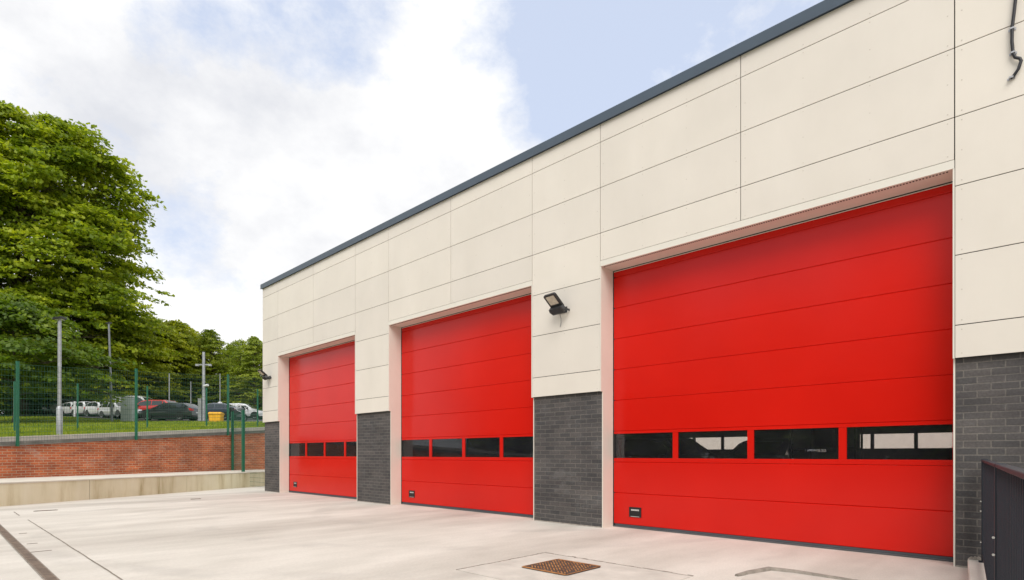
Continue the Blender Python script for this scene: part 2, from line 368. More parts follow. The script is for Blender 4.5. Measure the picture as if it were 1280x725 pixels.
# manhole with concrete surround
mh = empty('manhole_cover', (-3.77, 4.68, 0)); tag(mh, 'square rusty manhole cover with raised tread bars set in the concrete before the widest door', 'manhole cover')
mb = MB(); hw = .31
pts = []
for k, (cx, cy) in enumerate(((hw-.05,hw-.05),(-hw+.05,hw-.05),(-hw+.05,-hw+.05),(hw-.05,-hw+.05))):
    for j in range(5):
        a = R(90*k + j*22.5); pts.append((cx+.05*math.cos(a), cy+.05*math.sin(a)))
mb.prism(pts, 0.006, 0.012, 'z'); mb.build('cover_plate', M['rust_dark'], mh)
mb = MB()
for i in range(-19, 20):
    o_ = i*0.031
    for sgn in (1,):
        # diagonal tread bars clipped to the plate
        pa = []; L = hw-.035
        for t_ in np.linspace(-0.6, 0.6, 25):
            x, y = t_*0.7071+o_*0.7071, -t_*0.7071+o_*0.7071
            if abs(x) < L and abs(y) < L: pa.append((x, y))
        if len(pa) >= 2:
            for q in range(len(pa)-1):
                (x0,y0),(x1,y1) = pa[q], pa[q+1]
                if q % 3 == (i % 3): continue
                Mx = Matrix.Translation(((x0+x1)/2,(y0+y1)/2,0.0155)) @ Matrix.Rotation(math.atan2(y1-y0,x1-x0),4,'Z')
                mb.tbox(Mx, math.hypot(x1-x0,y1-y0), 0.013, 0.007)
for a0,a1,b0,b1 in ((-hw,hw,-hw,-hw+.03),(-hw,hw,hw-.03,hw),(-hw,-hw+.03,-hw+.03,hw-.03),(hw-.03,hw,-hw+.03,hw-.03)):
    mb.box(a0+.02,a1-.02,b0,b1,0.012,0.017)
mb.build('tread_pattern', M['rust'], mh)
mb = MB(); mb.box(-.70, 1.20, -.85, .56, 0.001, 0.004); mb.build('concrete_surround', M['yard_patch'], mh)
mb = MB()
for (x0,x1,y0,y1) in ((-.70,1.2,.55,.575),(-.715,-.695,-.85,.575)):
    n_=34
    for i in range(n_):
        t0,t1=i/n_,(i+1)/n_; j=random.uniform(-.008,.008); w_=random.uniform(.4,1.4)
        if x1-x0 > y1-y0: mb.box(x0+(x1-x0)*t0, x0+(x1-x0)*t1, y0+j, y0+j+(y1-y0)*w_, .002, .0062+.001*random.random())
        else: mb.box(x0+j, x0+j+(x1-x0)*w_, y0+(y1-y0)*t0, y0+(y1-y0)*t1, .002, .0063+.001*random.random())
mb.build('mortar_line', M['mortar_edge'], mh)
# second concrete patch at the bottom edge
pt = tag(sheet('concrete_patch', [(-2.22,5.72),(-2.12,6.07),(-1.85,6.12),(-1.1,6.08),(-1.0,4.8),(-2.0,4.6)], 0.004, M['yard_patch']), kind='structure')
mb = MB(); mb.tube([(-2.26,5.55,.004),(-2.22,5.74,.005),(-2.13,6.07,.006),(-1.9,6.12,.005),(-1.5,6.09,.004),(-1.1,6.08,.003)], [.02,.03,.035,.03,.025,.015], 6)
tag(mb.build('patch_mortar_ridge', M['mortar_edge']), kind='structure')
# small slots / covers in the concrete
for i,(x,y,dx,dy,lb) in enumerate(((-15.45,1.78,.05,.40,'longer rusty slot cover in the concrete near the low wall at far left'),
                         (-16.55,5.02,.07,.24,'small rusty slot cover in the concrete nearest the far station corner'))):
    e = empty('slot_cover',(x,y,0)); tag(e, lb, 'drain cover')
    mb = MB(); mb.box(-dx/2,dx/2,-dy/2,dy/2,.002,.010); mb.build('cover_frame', M['slot_brown'], e)
    mb = MB(); mb.box(-dx*.22,dx*.22,-dy*.44,dy*.44,.010,.013); mb.build('slot', M['rust_dark'], e)
mb = MB()
for (x,y,l) in ((-11.27,1.03,.09),(-9.9,1.0,.11)): mb.box(x-.03,x+.0,y-l/2,y+l/2,.001,.005)
tag(mb.build('concrete_cracks', M['mortar_edge']), kind='structure')

# ---- concrete ledge (low retaining wall) as one thing
def poly_prism(mb, poly, z0, z1, mi=0): mb.prism(poly, z0, z1, 'z', mi)
lw = empty('low_concrete_wall', (A.x, A.y, 0)); tag(lw, 'low pale stained concrete retaining wall along the yard below the red brick wall', 'low wall')
loc = lambda p: (p[0]-A.x, p[1]-A.y)
segs = [-11.0, -7.4, -3.7, 0.0, 2.2, 5.0, 8.66+7]
mb = MB()
segs = [-11.0,-7.6,-4.1,-0.9,2.05,5.15,8.4,11.7,15.6]
mb2 = MB()
for i in range(len(segs)-1):
    a = A + dAB*(segs[i]+.006); b_ = A + dAB*(segs[i+1]-.006); nn = Vector((-dAB.y, dAB.x)); nn = nn if nn.x < 0 else -nn
    q = [a, b_, b_+nn*0.30, a+nn*0.30]
    mb.prism([loc(p) for p in q], 0, .515, 'z')
    Lf = 3.05 + (segs[i+1])*0.015
    q = [a-nn*.012, b_-nn*.012, b_+nn*3.6, a+nn*3.6]
    q[2] = onC((q[2]-Cc).dot(dCD), 0.05); q[3] = onC((q[3]-Cc).dot(dCD), 0.05)
    mb2.prism([loc(p) for p in q], .515, .545, 'z')
mb.build('wall_face', M['ledge'], lw); mb2.build('slab_top', M['ledge_top'], lw)
mb = MB()
q = [A - dAB*11 + nn*.04, A + dAB*15.6 + nn*.04, A + dAB*15.6 + nn*.2, A - dAB*11+ nn*.2]
mb.prism([loc(p) for p in q], .01, .51, 'z'); mb.build('core', M['coping'], lw)

# ---- red brick retaining wall
bw = empty('red_brick_wall', (Cc.x, Cc.y, 0)); tag(bw, 'weathered red brick retaining wall with dark coping below the green mesh fence', 'brick wall')
locC = lambda p: (p[0]-Cc.x, p[1]-Cc.y)
def sloped(mb, t0, t1, o0, o1, zlo, zhi, n=12):
    for i in range(n):
        a, b_ = t0+(t1-t0)*i/n, t0+(t1-t0)*(i+1)/n
        vs = []
        for t in (a, b_):
            for o in (o0, o1):
                p = onC(t, o); x, y = locC(p)
                pz = onC(t, 0)
                vs += [(x, y, zlo(pz)), (x, y, zhi(pz))]
        fs = [(0,1,5,4),(2,6,7,3),(1,3,7,5),(0,4,6,2)]
        if i == 0: fs.append((0,2,3,1))
        if i == n-1: fs.append((4,5,7,6))
        mb.add(vs, fs)
mb = MB(); sloped(mb, T0, T1, 0.0, 0.33, lambda p: 0.0, lambda p: wall_top(p)); mb.build('brickwork', M['red_brick'], bw)
mb = MB(); sloped(mb, T0, T1, -0.03, 0.36, lambda p: wall_top(p)+.001, lambda p: wall_top(p)+.115); mb.build('coping', M['coping'], bw)
mb = MB(); sloped(mb, T0, T1, 0.362, 0.66, lambda p: 0.1, lambda p: wall_top(p)+.24); 
kb = empty('path_kerb', (Cc.x, Cc.y, 0)); tag(kb, kind='structure'); mb.build('kerb_stone', M['kerb'], kb)

# ---- mesh fences
def fence_panel(mb, p0, p1, z0a, z1a, z0b, z1b, vs_=0.075, hs=0.15, r=0.0025):
    """welded mesh between two ground points (Vector2) with sloping bottom/top"""
    L = (p1-p0).length; n = int(L/vs_); d = (p1-p0)/L
    for i in range(n+1):
        t = i/n; p = p0+(p1-p0)*t; zb = z0a+(z0b-z0a)*t; zt = z1a+(z1b-z1a)*t
        mb.tube([(p.x,p.y,zb),(p.x,p.y,zt)], r, 3, caps=False)
    m_ = int((z1a-z0a)/hs)
    for j in range(m_+1):
        f = j/m_
        a = z0a+(z1a-z0a)*f; b_ = z0b+(z1b-z0b)*f
        for dd in (-.006,.006):
            nx, ny = -d.y*dd, d.x*dd
            mb.tube([(p0.x+nx,p0.y+ny,a),(p1.x+nx,p1.y+ny,b_)], r*1.3, 3, caps=False)
def ray_line(px, P, d):     # where the vertical plane through picture column px meets a wall line
    t = (px-640)/F; r = Vector((t*ca-sa, t*sa+ca))
    # solve r*s = P + d*u
    det = r.x*(-d.y) - (-d.x)*r.y
    s = (P.x*(-d.y) + d.x*P.y)/det; u = (r.x*P.y - r.y*P.x)/det
    return u
fr = empty('mesh_fence', (Cc.x, Cc.y, 0)); tag(fr, 'green welded mesh fence with tall green posts on top of the red brick wall', 'fence')
us = [ray_line(20,Cc,dCD), ray_line(168.5,Cc,dCD), ray_line(283.5,Cc,dCD)]
us = [us[0]-10.0, us[0]-6.6, us[0]-3.3] + us + [us[2]+3.6]
pp = []
for u in us:
    p = onC(u, -0.065); zt = wall_top(onC(u,0)); pp.append((p, zt-.02, zt+2.32+0.012*(u)))
for p, z0, z1 in pp:
    mb = MB(); x, y = locC(p); Mx = Matrix.Translation((x,y,(z0+z1)/2)) @ Matrix.Rotation(math.atan2(dCD.y,dCD.x),4,'Z')
    mb.tbox(Mx, .06, .06, z1-z0); Mx2 = Matrix.Translation((x,y,z1+.005)) @ Matrix.Rotation(math.atan2(dCD.y,dCD.x),4,'Z'); mb.tbox(Mx2,.068,.068,.012)
    mb.build('post', M['green_paint'], fr)
for i in range(len(pp)-1):
    mb = MB(); (a,za,ta),(b_,zb,tb) = pp[i], pp[i+1]
    fence_panel(mb, Vector(locC(a)), Vector(locC(b_)), za+.07, ta-.08, zb+.07, tb-.08)
    mb.build('mesh_panel', M['green_wire'], fr)

# rear fence on the lawn
bk = [(W(-60,21.5),2.0),(W(18,23.0),2.05),(W(97,24.8),2.05),(W(184,27.2),2.05),(W(258,29.2),2.05),(W(322,31.0),2.05),(W(385,33.0),2.05)]
o0 = Vector(bk[2][0]); rf = empty('mesh_fence', (o0.x,o0.y,0)); tag(rf, 'shorter green mesh fence standing on the grass behind the wall fence', 'fence')
pl = []
for (x,y),h_ in bk:
    z = hill(x,y); p = Vector((x,y))-o0; pl.append((p,z,h_))
    mb = MB(); mb.box(p.x-.03,p.x+.03,p.y-.03,p.y+.03,z-.1,z+h_); mb.build('post', M['green_paint'], rf)
for i in range(len(pl)-1):
    (a,za,ha),(b_,zb,hb) = pl[i],pl[i+1]; mb = MB(); fence_panel(mb,a,b_,za+.05,za+ha-.05,zb+.05,zb+hb-.05, 0.075, 0.15, 0.0016)
    mb.build('mesh_panel', M['green_wire'], rf)

# tall return fence closing the gap beside the building
P1 = Vector(W(290.5,22.9)); P2 = Vector(W(304,20.95)); P3 = Vector((-18.62, 8.35))
rt = empty('mesh_fence', (P2.x,P2.y,0)); tag(rt, 'tall dark green mesh fence closing the gap beside the far corner of the fire station', 'fence')
for p,z0,z1 in ((P1,.545,2.92),(P2,0,2.83)):
    mb = MB(); q = p-P2; mb.box(q.x-.045,q.x+.045,q.y-.045,q.y+.045,z0,z1); mb.box(q.x-.05,q.x+.05,q.y-.05,q.y+.05,z1,z1+.012); mb.build('post', M['green_paint'], rt)
mb = MB(); fence_panel(mb, P1-P2, Vector((0,0)), .6,2.85,.6,2.78); mb.build('mesh_panel', M['green_wire'], rt)
mb = MB(); fence_panel(mb, Vector((0,0)), P3-P2, .05,2.78,.05,2.78); mb.build('mesh_panel', M['green_wire'], rt)

# ================================================================== FIRE STATION
YC, YB, YD = 7.61, 7.665, 7.965         # cladding face, brick face, door face
X0s = [-17.41, -11.362, -5.32]; OW = 4.557
XL, XR = -18.557, 4.6
ZB, ZL, ZLT, ZR = 2.227, 4.255, 4.349, 6.576
rows = [2.227, 2.579, 3.325, 4.063, 4.80, 5.54, 6.277, 6.576]
fs_ = empty('fire_station', (0,0,0)); tag(fs_, 'long flat-roofed fire station with cream cladding, charcoal brick piers and three red sectional doors', 'building')
st = fs_
def clad_panel(mb, x0, x1, z0, z1, y=YC, th=.012, g=.005):
    c_ = .0
    mb.box(x0+g, x1-g, y, y+th, z0+g, z1-g, 0)
    # fixings: small discs along the edges
    nx = max(2, int((x1-x0)/0.6)+1)
    for i in range(nx):
        xx = x0+.06+(x1-x0-.12)*i/(nx-1)
        for zz in ((z0+.05, z1-.05) if z1-z0 < .5 else (z0+.05,(z0+z1)/2,z1-.05)):
            mb.prism([(xx+.007*math.cos(a), zz+.007*math.sin(a)) for a in [k*math.pi/3 for k in range(6)]], y-.0015, y+.002, 'y', 1)
M['rivet'] = simple('painted rivet', (0.56, 0.51, 0.44), 0.4)
mb = MB()
cols = []      # (x0,x1,lowest z, kind)
edges = [XL]
for i,x0 in enumerate(X0s):
    cols.append((edges[-1], x0, 'pier')); cols.append((x0, x0+OW/2 if i!=0 else -15.109, 'open')); cols.append((x0+OW/2 if i!=0 else -15.109, x0+OW, 'open')); edges.append(x0+OW)
cols.append((edges[-1], edges[-1]+1.48, 'pier')); cols.append((edges[-1]+1.48, edges[-1]+3.4, 'pier')); cols.append((edges[-1]+3.4, XR, 'pier'))
for x0,x1,k in cols:
    if k == 'pier':
        for a,b_ in zip(rows[:-1], rows[1:]): clad_panel(mb, x0, x1, a, b_)
    else:
        rr = [ZLT, 4.80, 5.54, 6.277, 6.576]
        for a,b_ in zip(rr[:-1], rr[1:]): clad_panel(mb, x0, x1, a, b_)
mb.build('cladding', [M['cladding'], M['rivet']], st)
# backing wall behind the cladding (dark in the joints)
mb = MB()
for x0,x1,k in cols:
    mb.box(x0, x1, YC+.03, YC+.30, (ZB if k=='pier' else ZL+.03), ZR)
mb.build('wall_core', M['backing'], st)
# brick piers
pr = [(XL+.036, X0s[0]-.001)] + [(X0s[i]+OW+.004, X0s[i+1]-.001) for i in range(2)] + [(X0s[2]+OW+.004, XR-.04)]
for a,b_ in pr:
    mb = MB(); mb.box(a, b_, YB, YB+.30, 0, ZB+.02); mb.build('brick_pier', M['grey_brick'], st)
for a,b_ in pr:
    mb = MB(); mb.prism([(YB-.014,.001),(YB-.003,.016),(YB-.001,.016),(YB-.001,.001)], a, b_, 'x'); mb.build('base_dirt_strip', M['mortar_edge'], st)  # thin dark strip added to draw the dirty contact line at the pier feet
# left and rear walls, roof
for a,b_ in ((XL+.012, XL+.25),(XR-.25, XR)):
    mb = MB(); mb.box(a, b_, YC+.32, 21.3, 0, ZR); mb.build('side_wall', M['cladding'], st)
mb = MB(); mb.box(XL+.02, XR-.02, YC+.03, 21.6, ZR-.02, ZR+.1); mb.build('roof', M['backing'], st)
mb = MB(); mb.box(XL-.07, XR+.07, YC-.045, YC+.30, ZR+.004, 6.717); mb.box(XL-.07, XL+.2, YC+.301, 21.65, ZR+.004, 6.717)
mb.box(XL-.07, XR+.07, YC-.049, YC-.045, ZR-.012, ZR+.006)
mb.build('roof_edge_trim', M['roof_trim'], st)
# lintel trims, jamb linings and soffits
for x0 in X0s:
    x1 = x0+OW
    mb = MB()
    mb.box(x0+.002, x1-.002, YC-.004, YC+.012, ZL, ZLT-.003)                      # lintel face band
    mb.box(x0+.002, x1-.002, YC+.012, YD-.012, ZL-.0, ZL+.02)                       # soffit
    mb.build('lintel_trim', M['trim_cream'], st)
    for (a,b_) in ((x0, x0+.016),(x1-.016, x1)):      # L-shaped in side view: full depth above the brickwork
        mb = MB(); mb.prism([(YB-.006,0),(YD-.01,0),(YD-.01,ZL-.002),(YC-.002,ZL-.002),(YC-.002,ZB),(YB-.006,ZB)], a, b_, 'x')
        mb.build('jamb_lining', M['trim_cream'], st)
    mb = MB()
    mb.prism([(x0,0),(x0+.05,0),(x0+.05,ZL-.03),(x1-.05,ZL-.03),(x1-.05,0),(x1,0),(x1,ZL+.03),(x0,ZL+.03)], YD+.001, YD+.08, 'y')
    mb.build('guide_rail', M['black_plastic'], st)
    mb = MB()
    for i in range(int(OW/.03)-2):
        xx = x0+.04+i*.03; mb.box(xx, xx+.016, YC+.035, YC+.060, ZL-.003, ZL+.001)
    o = mb.build('soffit_vent', M['black_plastic'], st)
    o2 = MB(); o2.box(x0+.03, x1-.03, YD-.010, YD-.002, ZL-.022, ZL-.014); o2.build('head_trim', M['trim_cream'], st)

def bev_panel(mb, x0, x1, z0, z1, y, th=.04, c_=.008):
    vs = [(x0,y+c_,z0),(x1,y+c_,z0),(x1,y+c_,z1),(x0,y+c_,z1),
          (x0,y,z0+c_),(x1,y,z0+c_),(x1,y,z1-c_),(x0,y,z1-c_),
          (x0,y+th,z0),(x1,y+th,z0),(x1,y+th,z1),(x0,y+th,z1)]
    mb.add(vs, [(4,5,6,7),(0,1,5,4),(7,6,2,3),(0,8,9,1),(3,2,10,11),(0,4,7,3,11,8),(1,9,10,2,6,5),(8,11,10,9)])
PH = .5115; Z0 = .052
def text_mesh(s, size, mat_, parent, loc, name):
    cu = bpy.data.curves.new(name, 'FONT'); cu.body = s; cu.size = size; cu.extrude = .001; cu.align_x = 'CENTER'
    o = bpy.data.objects.new(name, cu); C.objects.link(o)
    me = bpy.data.meshes.new_from_object(o); bpy.data.objects.remove(o); o = bpy.data.objects.new(name, me); C.objects.link(o)
    me.materials.clear(); me.materials.append(mat_)
    me.transform(Matrix.Translation(loc) @ Matrix.Rotation(R(90),4,'X')); o.parent = parent; return o
labs = ['farthest red door, narrowest in view at the left end', 'middle red sectional door', 'nearest and widest looking red door']
for di,x0 in enumerate(X0s):
    x1 = x0+OW; a, b_ = x0+.017+.012, x1-.017-.012
    door = None; mb = MB()
    for k in range(9):
        z0 = Z0+PH*k; z1 = min(z0+PH, ZL-.014)
        if k == 2: continue
        if z1-z0 < .02: continue
        bev_panel(mb, a, b_, z0+.0006, z1-.0006, YD)
        if k not in (0,):        # shallow pressed line below the top of each section
            pass
    # glazed section: rails and stiles round four panes
    zg0, zg1 = Z0+2*PH+.0012, Z0+3*PH-.0012; pz0, pz1 = 1.140, 1.540
    px = [(x0+.045+1.137*i, x0+.045+1.137*i+1.047) for i in range(4)]
    bev_panel(mb, a, b_, zg0, pz0, YD, .04, .004); bev_panel(mb, a, b_, pz1, zg1, YD, .04, .004)
    xs_ = [a] + [v for p in px for v in p] + [b_]
    for i in range(0, len(xs_), 2):
        if xs_[i+1]-xs_[i] > .004: mb.box(xs_[i], xs_[i+1], YD+.002, YD+.04, pz0, pz1)
    door = mb.build('sectional_door', M['red_door'], st); door['label'] = labs[di]
    for (p,q) in px:
        g = MB(); g.box(p, q, YD+.014, YD+.018, pz0, pz1); g.build('window_pane', M['glass'], door)
    g = MB(); g.box(a, b_, YD+.004, YD+.036, .004, Z0-.001); g.build('bottom_seal', M['dark_rubber'], door)
    # recessed black handle plate with unreadable white lettering
    hp = MB(); c0, c1, e0, e1 = x0+.325, x0+.545, .185, .345; yy = YD-.010
    for (r0,r1,t0,t1) in ((c0,c1,e0,e0+.018),(c0,c1,e1-.018,e1),(c0,c0+.016,e0+.018,e1-.018),(c1-.016,c1,e0+.018,e1-.018)): hp.box(r0,r1,yy,YD+.001,t0,t1)
    hp.box(c0+.016,c1-.016,YD-.003,YD+.001,e0+.018,e1-.018); hp.box(c0+.03,c1-.03,yy+.001,YD-.002,e0+.045,e0+.062)
    hpo = hp.build('handle_plate', M['black_plastic'], door)
    tl = MB(); lx = c0+.034; random.seed(3)
    for w_ in (.011,.017,.010,.015,.006,.017,.012,.016,.011,.015): tl.box(lx, lx+w_*.8, YD-.0055, YD-.003, e1-.058, e1-.034); lx += w_+.002
    tl.build('plate_lettering', M['white_lines'], door)
    tl = MB(); tl.box(c0+.03, c1-.03, yy-.0012, yy, e0+.006, e0+.012); tl.build('plate_underline', M['white_lines'], door)

# interior of the bays
mb = MB()
mb.box(XL+.26, XR-.26, YC+.34, 21.28, .006, .02, 1)
mb.box(XL+.26, XR-.26, YC+.34, 21.28, ZR-.3, ZR-.25)
mb.box(XL+.26, XL+.30, YC+.34, 21.2, .02, ZR-.3)
# front inner lining above the doors and behind the piers
for a,b_ in pr: mb.box(a+.05, b_-.05, YB+.31, YB+.45, .02, ZR-.3)
for x0 in X0s: mb.box(x0+.05, x0+OW-.05, YD+.2, YD+.25, ZL+.05, ZR-.3)
# rear wall with window strips of the rear doors
rx = []
for x0 in (-12.5-5.4+.0, -12.5, -6.45):
    for i in range(4): rx.append((x0+1.15*i+(.7 if x0<-15 else 0), x0+1.15*i+1.06+(.7 if x0<-15 else 0)))
zr0, zr1 = 1.385, 1.845; yr = 21.0
mb.box(XL+.3, XR-.3, yr, yr+.1, .02, zr0); mb.box(XL+.3, XR-.3, yr, yr+.1, zr1, ZR-.3)
rx = [(max(p,XL+.35),q) for p,q in rx if q > XL+.5]; rx.sort(); prev = XL+.3
for (p,q) in rx:
    if p > prev+.002: mb.box(prev, p, yr, yr+.1, zr0, zr1)
    prev = max(prev, q)
mb.box(prev, XR-.3, yr, yr+.1, zr0, zr1)
mb.build('bay_interior', [M['interior'], M['interior_floor']], st)
for (p,q) in rx:
    mb = MB(); mb.box(p+.001, q-.001, yr+.04, yr+.045, zr0, zr1); mb.build('rear_window', M['rear_glass'], st)
mb = MB(); mb.box(XL+.02, XR-.02, 21.12, 21.3, .0, zr0-.1); mb.box(XL+.02, XR-.02, 21.12, 21.3, zr1+.1, ZR); mb.build('rear_wall', M['cladding'], st)

# pale wall beyond the rear yard, seen through both sets of windows
mb = MB(); mb.box(-30, 14, 29, 29.25, 0, 3.4)
for i in range(15): mb.box(-30+i*3+.0, -30+i*3+.02, 28.985, 29.0, 0, 3.4)
tag(mb.build('boundary_wall', M['pale_wall']), 'pale rendered boundary wall seen through the glazing of the nearest door', 'wall')

# floodlights ------------------------------------------------------
fl = empty('floodlight', (-6.10, YC, 3.70)); tag(fl, 'black wall floodlight with pale lens on the cream cladding between the middle and nearest doors', 'floodlight', 'floodlights on the cream cladding')
mb = MB(); tilt = R(-28)        # head leans out from the wall, lens facing down and out
T = Matrix.Translation((0,-.07,-.03)) @ Matrix.Rotation(R(-6),4,'Z') @ Matrix.Rotation(R(-40),4,'X') @ Matrix.Scale(1.03,4)
def rect_round(w, h_, r, n=4):
    o_ = []
    for k,(sx,sy) in enumerate(((1,1),(-1,1),(-1,-1),(1,-1))):
        for j in range(n+1):
            a = R(90*k+90*j/n); o_.append((sx*(w/2-r)+r*math.cos(a), sy*(h_/2-r)+r*math.sin(a)))
    return o_
def add_T(mb, T, sub, mi_shift=0):
    for i,v in enumerate(sub.v): sub.v[i] = tuple(T @ Vector(v))
    mb.add(sub.v, sub.f, 0); mb.m[-len(sub.f):] = sub.m
# local frame: y from 0 (wall) to -.36 (tip), z up; lens is on the underside
body = MB(); q = rect_round(.27,.30,.035)
q = [(x, y-.19) for x,y in q]
body.prism(q, -.018, .020, 'z'); 
for i in range(9):
    xx = -.11+i*.0275; body.box(xx-.004, xx+.004, -.30, -.06, .020, .034)
add_T(mb, T, body); head = mb.build('lamp_head', M['black_plastic'], fl, bevel=.003)
mb = MB(); ln = MB(); ln.prism([(x, y-.225) for x,y in rect_round(.185,.165,.01)], -.0215, -.0185, 'z'); add_T(mb, T, ln); mb.build('lens', M['lens_panel'], fl)
mb = MB(); dbx = MB(); dbx.prism([(-.145,-.10),(.145,-.10),(.165,-.045),(.13,.02),(-.13,.02),(-.165,-.045)], -.075, -.012, 'z')
for i in range(7): dbx.box(-.12+i*.036, -.105+i*.036, -.098, .0, -.082, -.074)
add_T(mb, T, dbx); mb.build('driver_housing', M['cast_grey'], fl)
mb = MB(); mb.box(-.10,.10,-.012,0.0,-.07,.03); mb.box(-.155,-.145,-.13,0,-.055,-.02); mb.box(.145,.155,-.13,0,-.055,-.02); mb.build('bracket', M['cast_grey'], fl)
mb = MB()
for x in (.06,.135): 
    mb = MB(); mb.prism([(x+.008*math.cos(k*math.pi/3), -.055+.008*math.sin(k*math.pi/3)) for k in range(6)], -.118, -.108, 'y'); mb.build('bolt', M['chrome'], fl)
mb = MB(); mb.tube([(-.01,-.06,-.10),(.0,-.045,-.17),(-.02,-.02,-.23),(-.05,-.008,-.30)], .005, 5); mb.build('flex', M['galv_dark'], fl)
f2 = copy_tree(fl); f2.location = (-18.02, YC, 3.66); f2['label'] = 'black wall floodlight at the far left corner of the station, jutting past its edge'

# conduit top right --------------------------------------------------
cb = empty('conduit', (-0.29, YC, 5.0)); tag(cb, 'thick black cable hanging down the cream cladding at top right', 'cable')
mb = MB(); mb.tube([(.05,-.03,1.55),(.03,-.03,.95),(.0,-.03,.62),(-.012,-.03,.50),(-.014,-.03,.36),(-.006,-.03,.235),(.012,-.03,.185),(.045,-.032,.16),(.055,-.032,.13),(.035,-.03,.06),(.0,-.028,.01),(-.025,-.022,-.005)], .0145, 10)
mb.build('cable_run', M['cable'], cb, smooth=True)
for z_,x_ in ((.49,-.012),(.245,-.006),(.0,-.02)):
    mb = MB(); mb.box(x_-.03,x_+.03,-.006,0,z_-.012,z_+.012); mb.box(x_-.018,x_+.018,-.046,-.005,z_-.008,z_+.008); mb.build('clip', M['galv'], cb, bevel=.002)

# kerb and railing at the right -------------------------------------
rl = empty('railing', (-.515, 7.58, 0)); tag(rl, 'black steel railing with close vertical bars on the low kerb at the right edge', 'railing')
ang = math.atan2(-1, .09); dv = Vector((.0896,-.996))
def along(t, o=0): return (dv.x*t - dv.y*o*1.0, dv.y*t + dv.x*o)
def rbox(mb, t0, t1, o0, o1, z0, z1):
    poly = [along(t0,o0), along(t1,o0), along(t1,o1), along(t0,o1)]; mb.prism(poly, z0, z1, 'z')
mb = MB(); rbox(mb, 0.02, 5.9, -.025, .025, 1.128, 1.148); mb.build('top_rail', M['railing'], rl, bevel=.003)
mb = MB(); rbox(mb, 0.02, 5.9, -.02, .02, .16, .185); mb.build('bottom_rail', M['railing'], rl)
for t in (0.03, 3.25, 5.7):
    mb = MB(); rbox(mb, t-.025, t+.025, -.027, .027, .09, 1.152 if t>1 else 1.155); rbox(mb, t-.06, t+.06, -.05, .05, .085, .10); mb.build('post', M['railing'], rl, bevel=.003)
for i in range(56):
    t = .13+i*.10
    if abs(t-3.25)<.04 or abs(t-5.7)<.04: continue
    mb = MB(); rbox(mb, t-.006, t+.006, -.018, .018, .185, 1.128); mb.build('bar', M['railing'], rl)
mb = MB(); 
for t in (0.03, 3.25):
    for z_ in (.62,.72,.30): 
        x,y = along(t-.0,-.03); mb = MB(); mb.prism([(x+.0+.008*math.cos(k), z_+.008*math.sin(k)) for k in [j*math.pi/3 for j in range(6)]], y-.03, y-.022,'y'); mb.build('bolt', M['chrome'], rl)
ke = MB()
q = [(-.66,7.663),(-.30,7.663),(.25,1.6),(-.08,1.6)]
ke.prism(q, 0, .095, 'z'); tag(ke.build('concrete_kerb', M['kerb'], bevel=.008), kind='structure')
# rough mortar at the brick base where the kerb starts
mb = MB(); random.seed(12)
for i in range(10):
    x = -.63+i*.028; h_=random.uniform(.012,.045); mb.tube([(x,7.655,.09),(x+.01,7.65,.095+h_)], [.03,.012], 6)
tag(mb.build('kerb_mortar', M['mortar_edge']), kind='structure')

# ================================================================== STREET FURNITURE ON THE BANK
def lamp_post(px, Z, h_, r0, r1, m, label, lean=0.0, head=True, kind='floodlight post', thick_base=False):
    x,y = W(px,Z); z = hill(x,y)
    e = empty('lamp_post', (x,y,z-.05)); tag(e, label, 'lamp post', 'lamp posts beyond the brick wall')
    tx, ty = -lean*ca, -lean*sa
    mb = MB()
    if thick_base: mb.tube([(0,0,0),(0,0,1.0),(0,0,1.06)],[r0*1.55,r0*1.55,r0],12)
    mb.tube([(0,0,0),(tx*.5,ty*.5,h_*.5),(tx,ty,h_)], [r0,(r0+r1)/2,r1], 12); mb.build('column', m, e, smooth=True)
    if head:
        mb = MB(); T = Matrix.Translation((tx,ty,h_+.06)) @ Matrix.Rotation(AL,4,'Z') @ Matrix.Rotation(R(-8),4,'Y'); sub = MB()
        sub.prism([(-.17,-.10),(-.13,-.14),(.13,-.14),(.17,-.10),(.17,.10),(.13,.14),(-.13,.14),(-.17,.10)], -.03,.035,'z'); add_T(mb,T,sub); mb.build('lamp_head', M['black_plastic'], e)
        mb = MB(); sub = MB(); sub.box(-.11,.11,-.09,.09,-.04,-.028); add_T(mb,T,sub); mb.build('lens', M['head_lamp'], e)
        mb = MB(); mb.tube([(tx,ty,h_-.05),(tx,ty,h_+.05)], .04, 8); mb.build('spigot', M['galv_dark'], e)
    return e
lamp_post(74.5, 19.0, 3.95, .056, .050, M['galv'], 'bright galvanised lamp post with thick base rising close behind the mesh fence at left', thick_base=True)
lamp_post(140, 43.0, 7.5, .10, .06, M['galv_dark'], 'slim grey lamp post leaning slightly beside the grey cabinet', lean=.24)
for px,Z,h_,lb in ((211.5,54,4.25,'thin pale post seen above the red car'),(238.5,54,3.55,'thin short pale post seen above the dark estate car'),(275,57,4.55,'thin pale post with a round white box above the yellow bin')):
    e = lamp_post(px,Z,h_+.05,.045,.038,M['galv'],lb,head=False)
    mb = MB(); mb.tube([(0,0,h_+.05),(0,0,h_+.09)], .06, 8); mb.build('cap', M['galv_dark'], e)
    if px==275: mb = MB(); mb.tube([(0,-.18,1.62),(0,.0,1.64),(0,.18,1.62)], [.14,.2,.14], 10); mb.build('round_box', M['white_plastic'], e)
    if px==211.5: mb = MB(); T = Matrix.Rotation(AL,4,'Z'); sub=MB(); sub.box(.0,.6,-.03,.03,1.62,1.68); sub.box(.54,.6,-.03,.03,1.3,1.62); add_T(mb,T,sub); mb.build('arm', M['galv'], e)
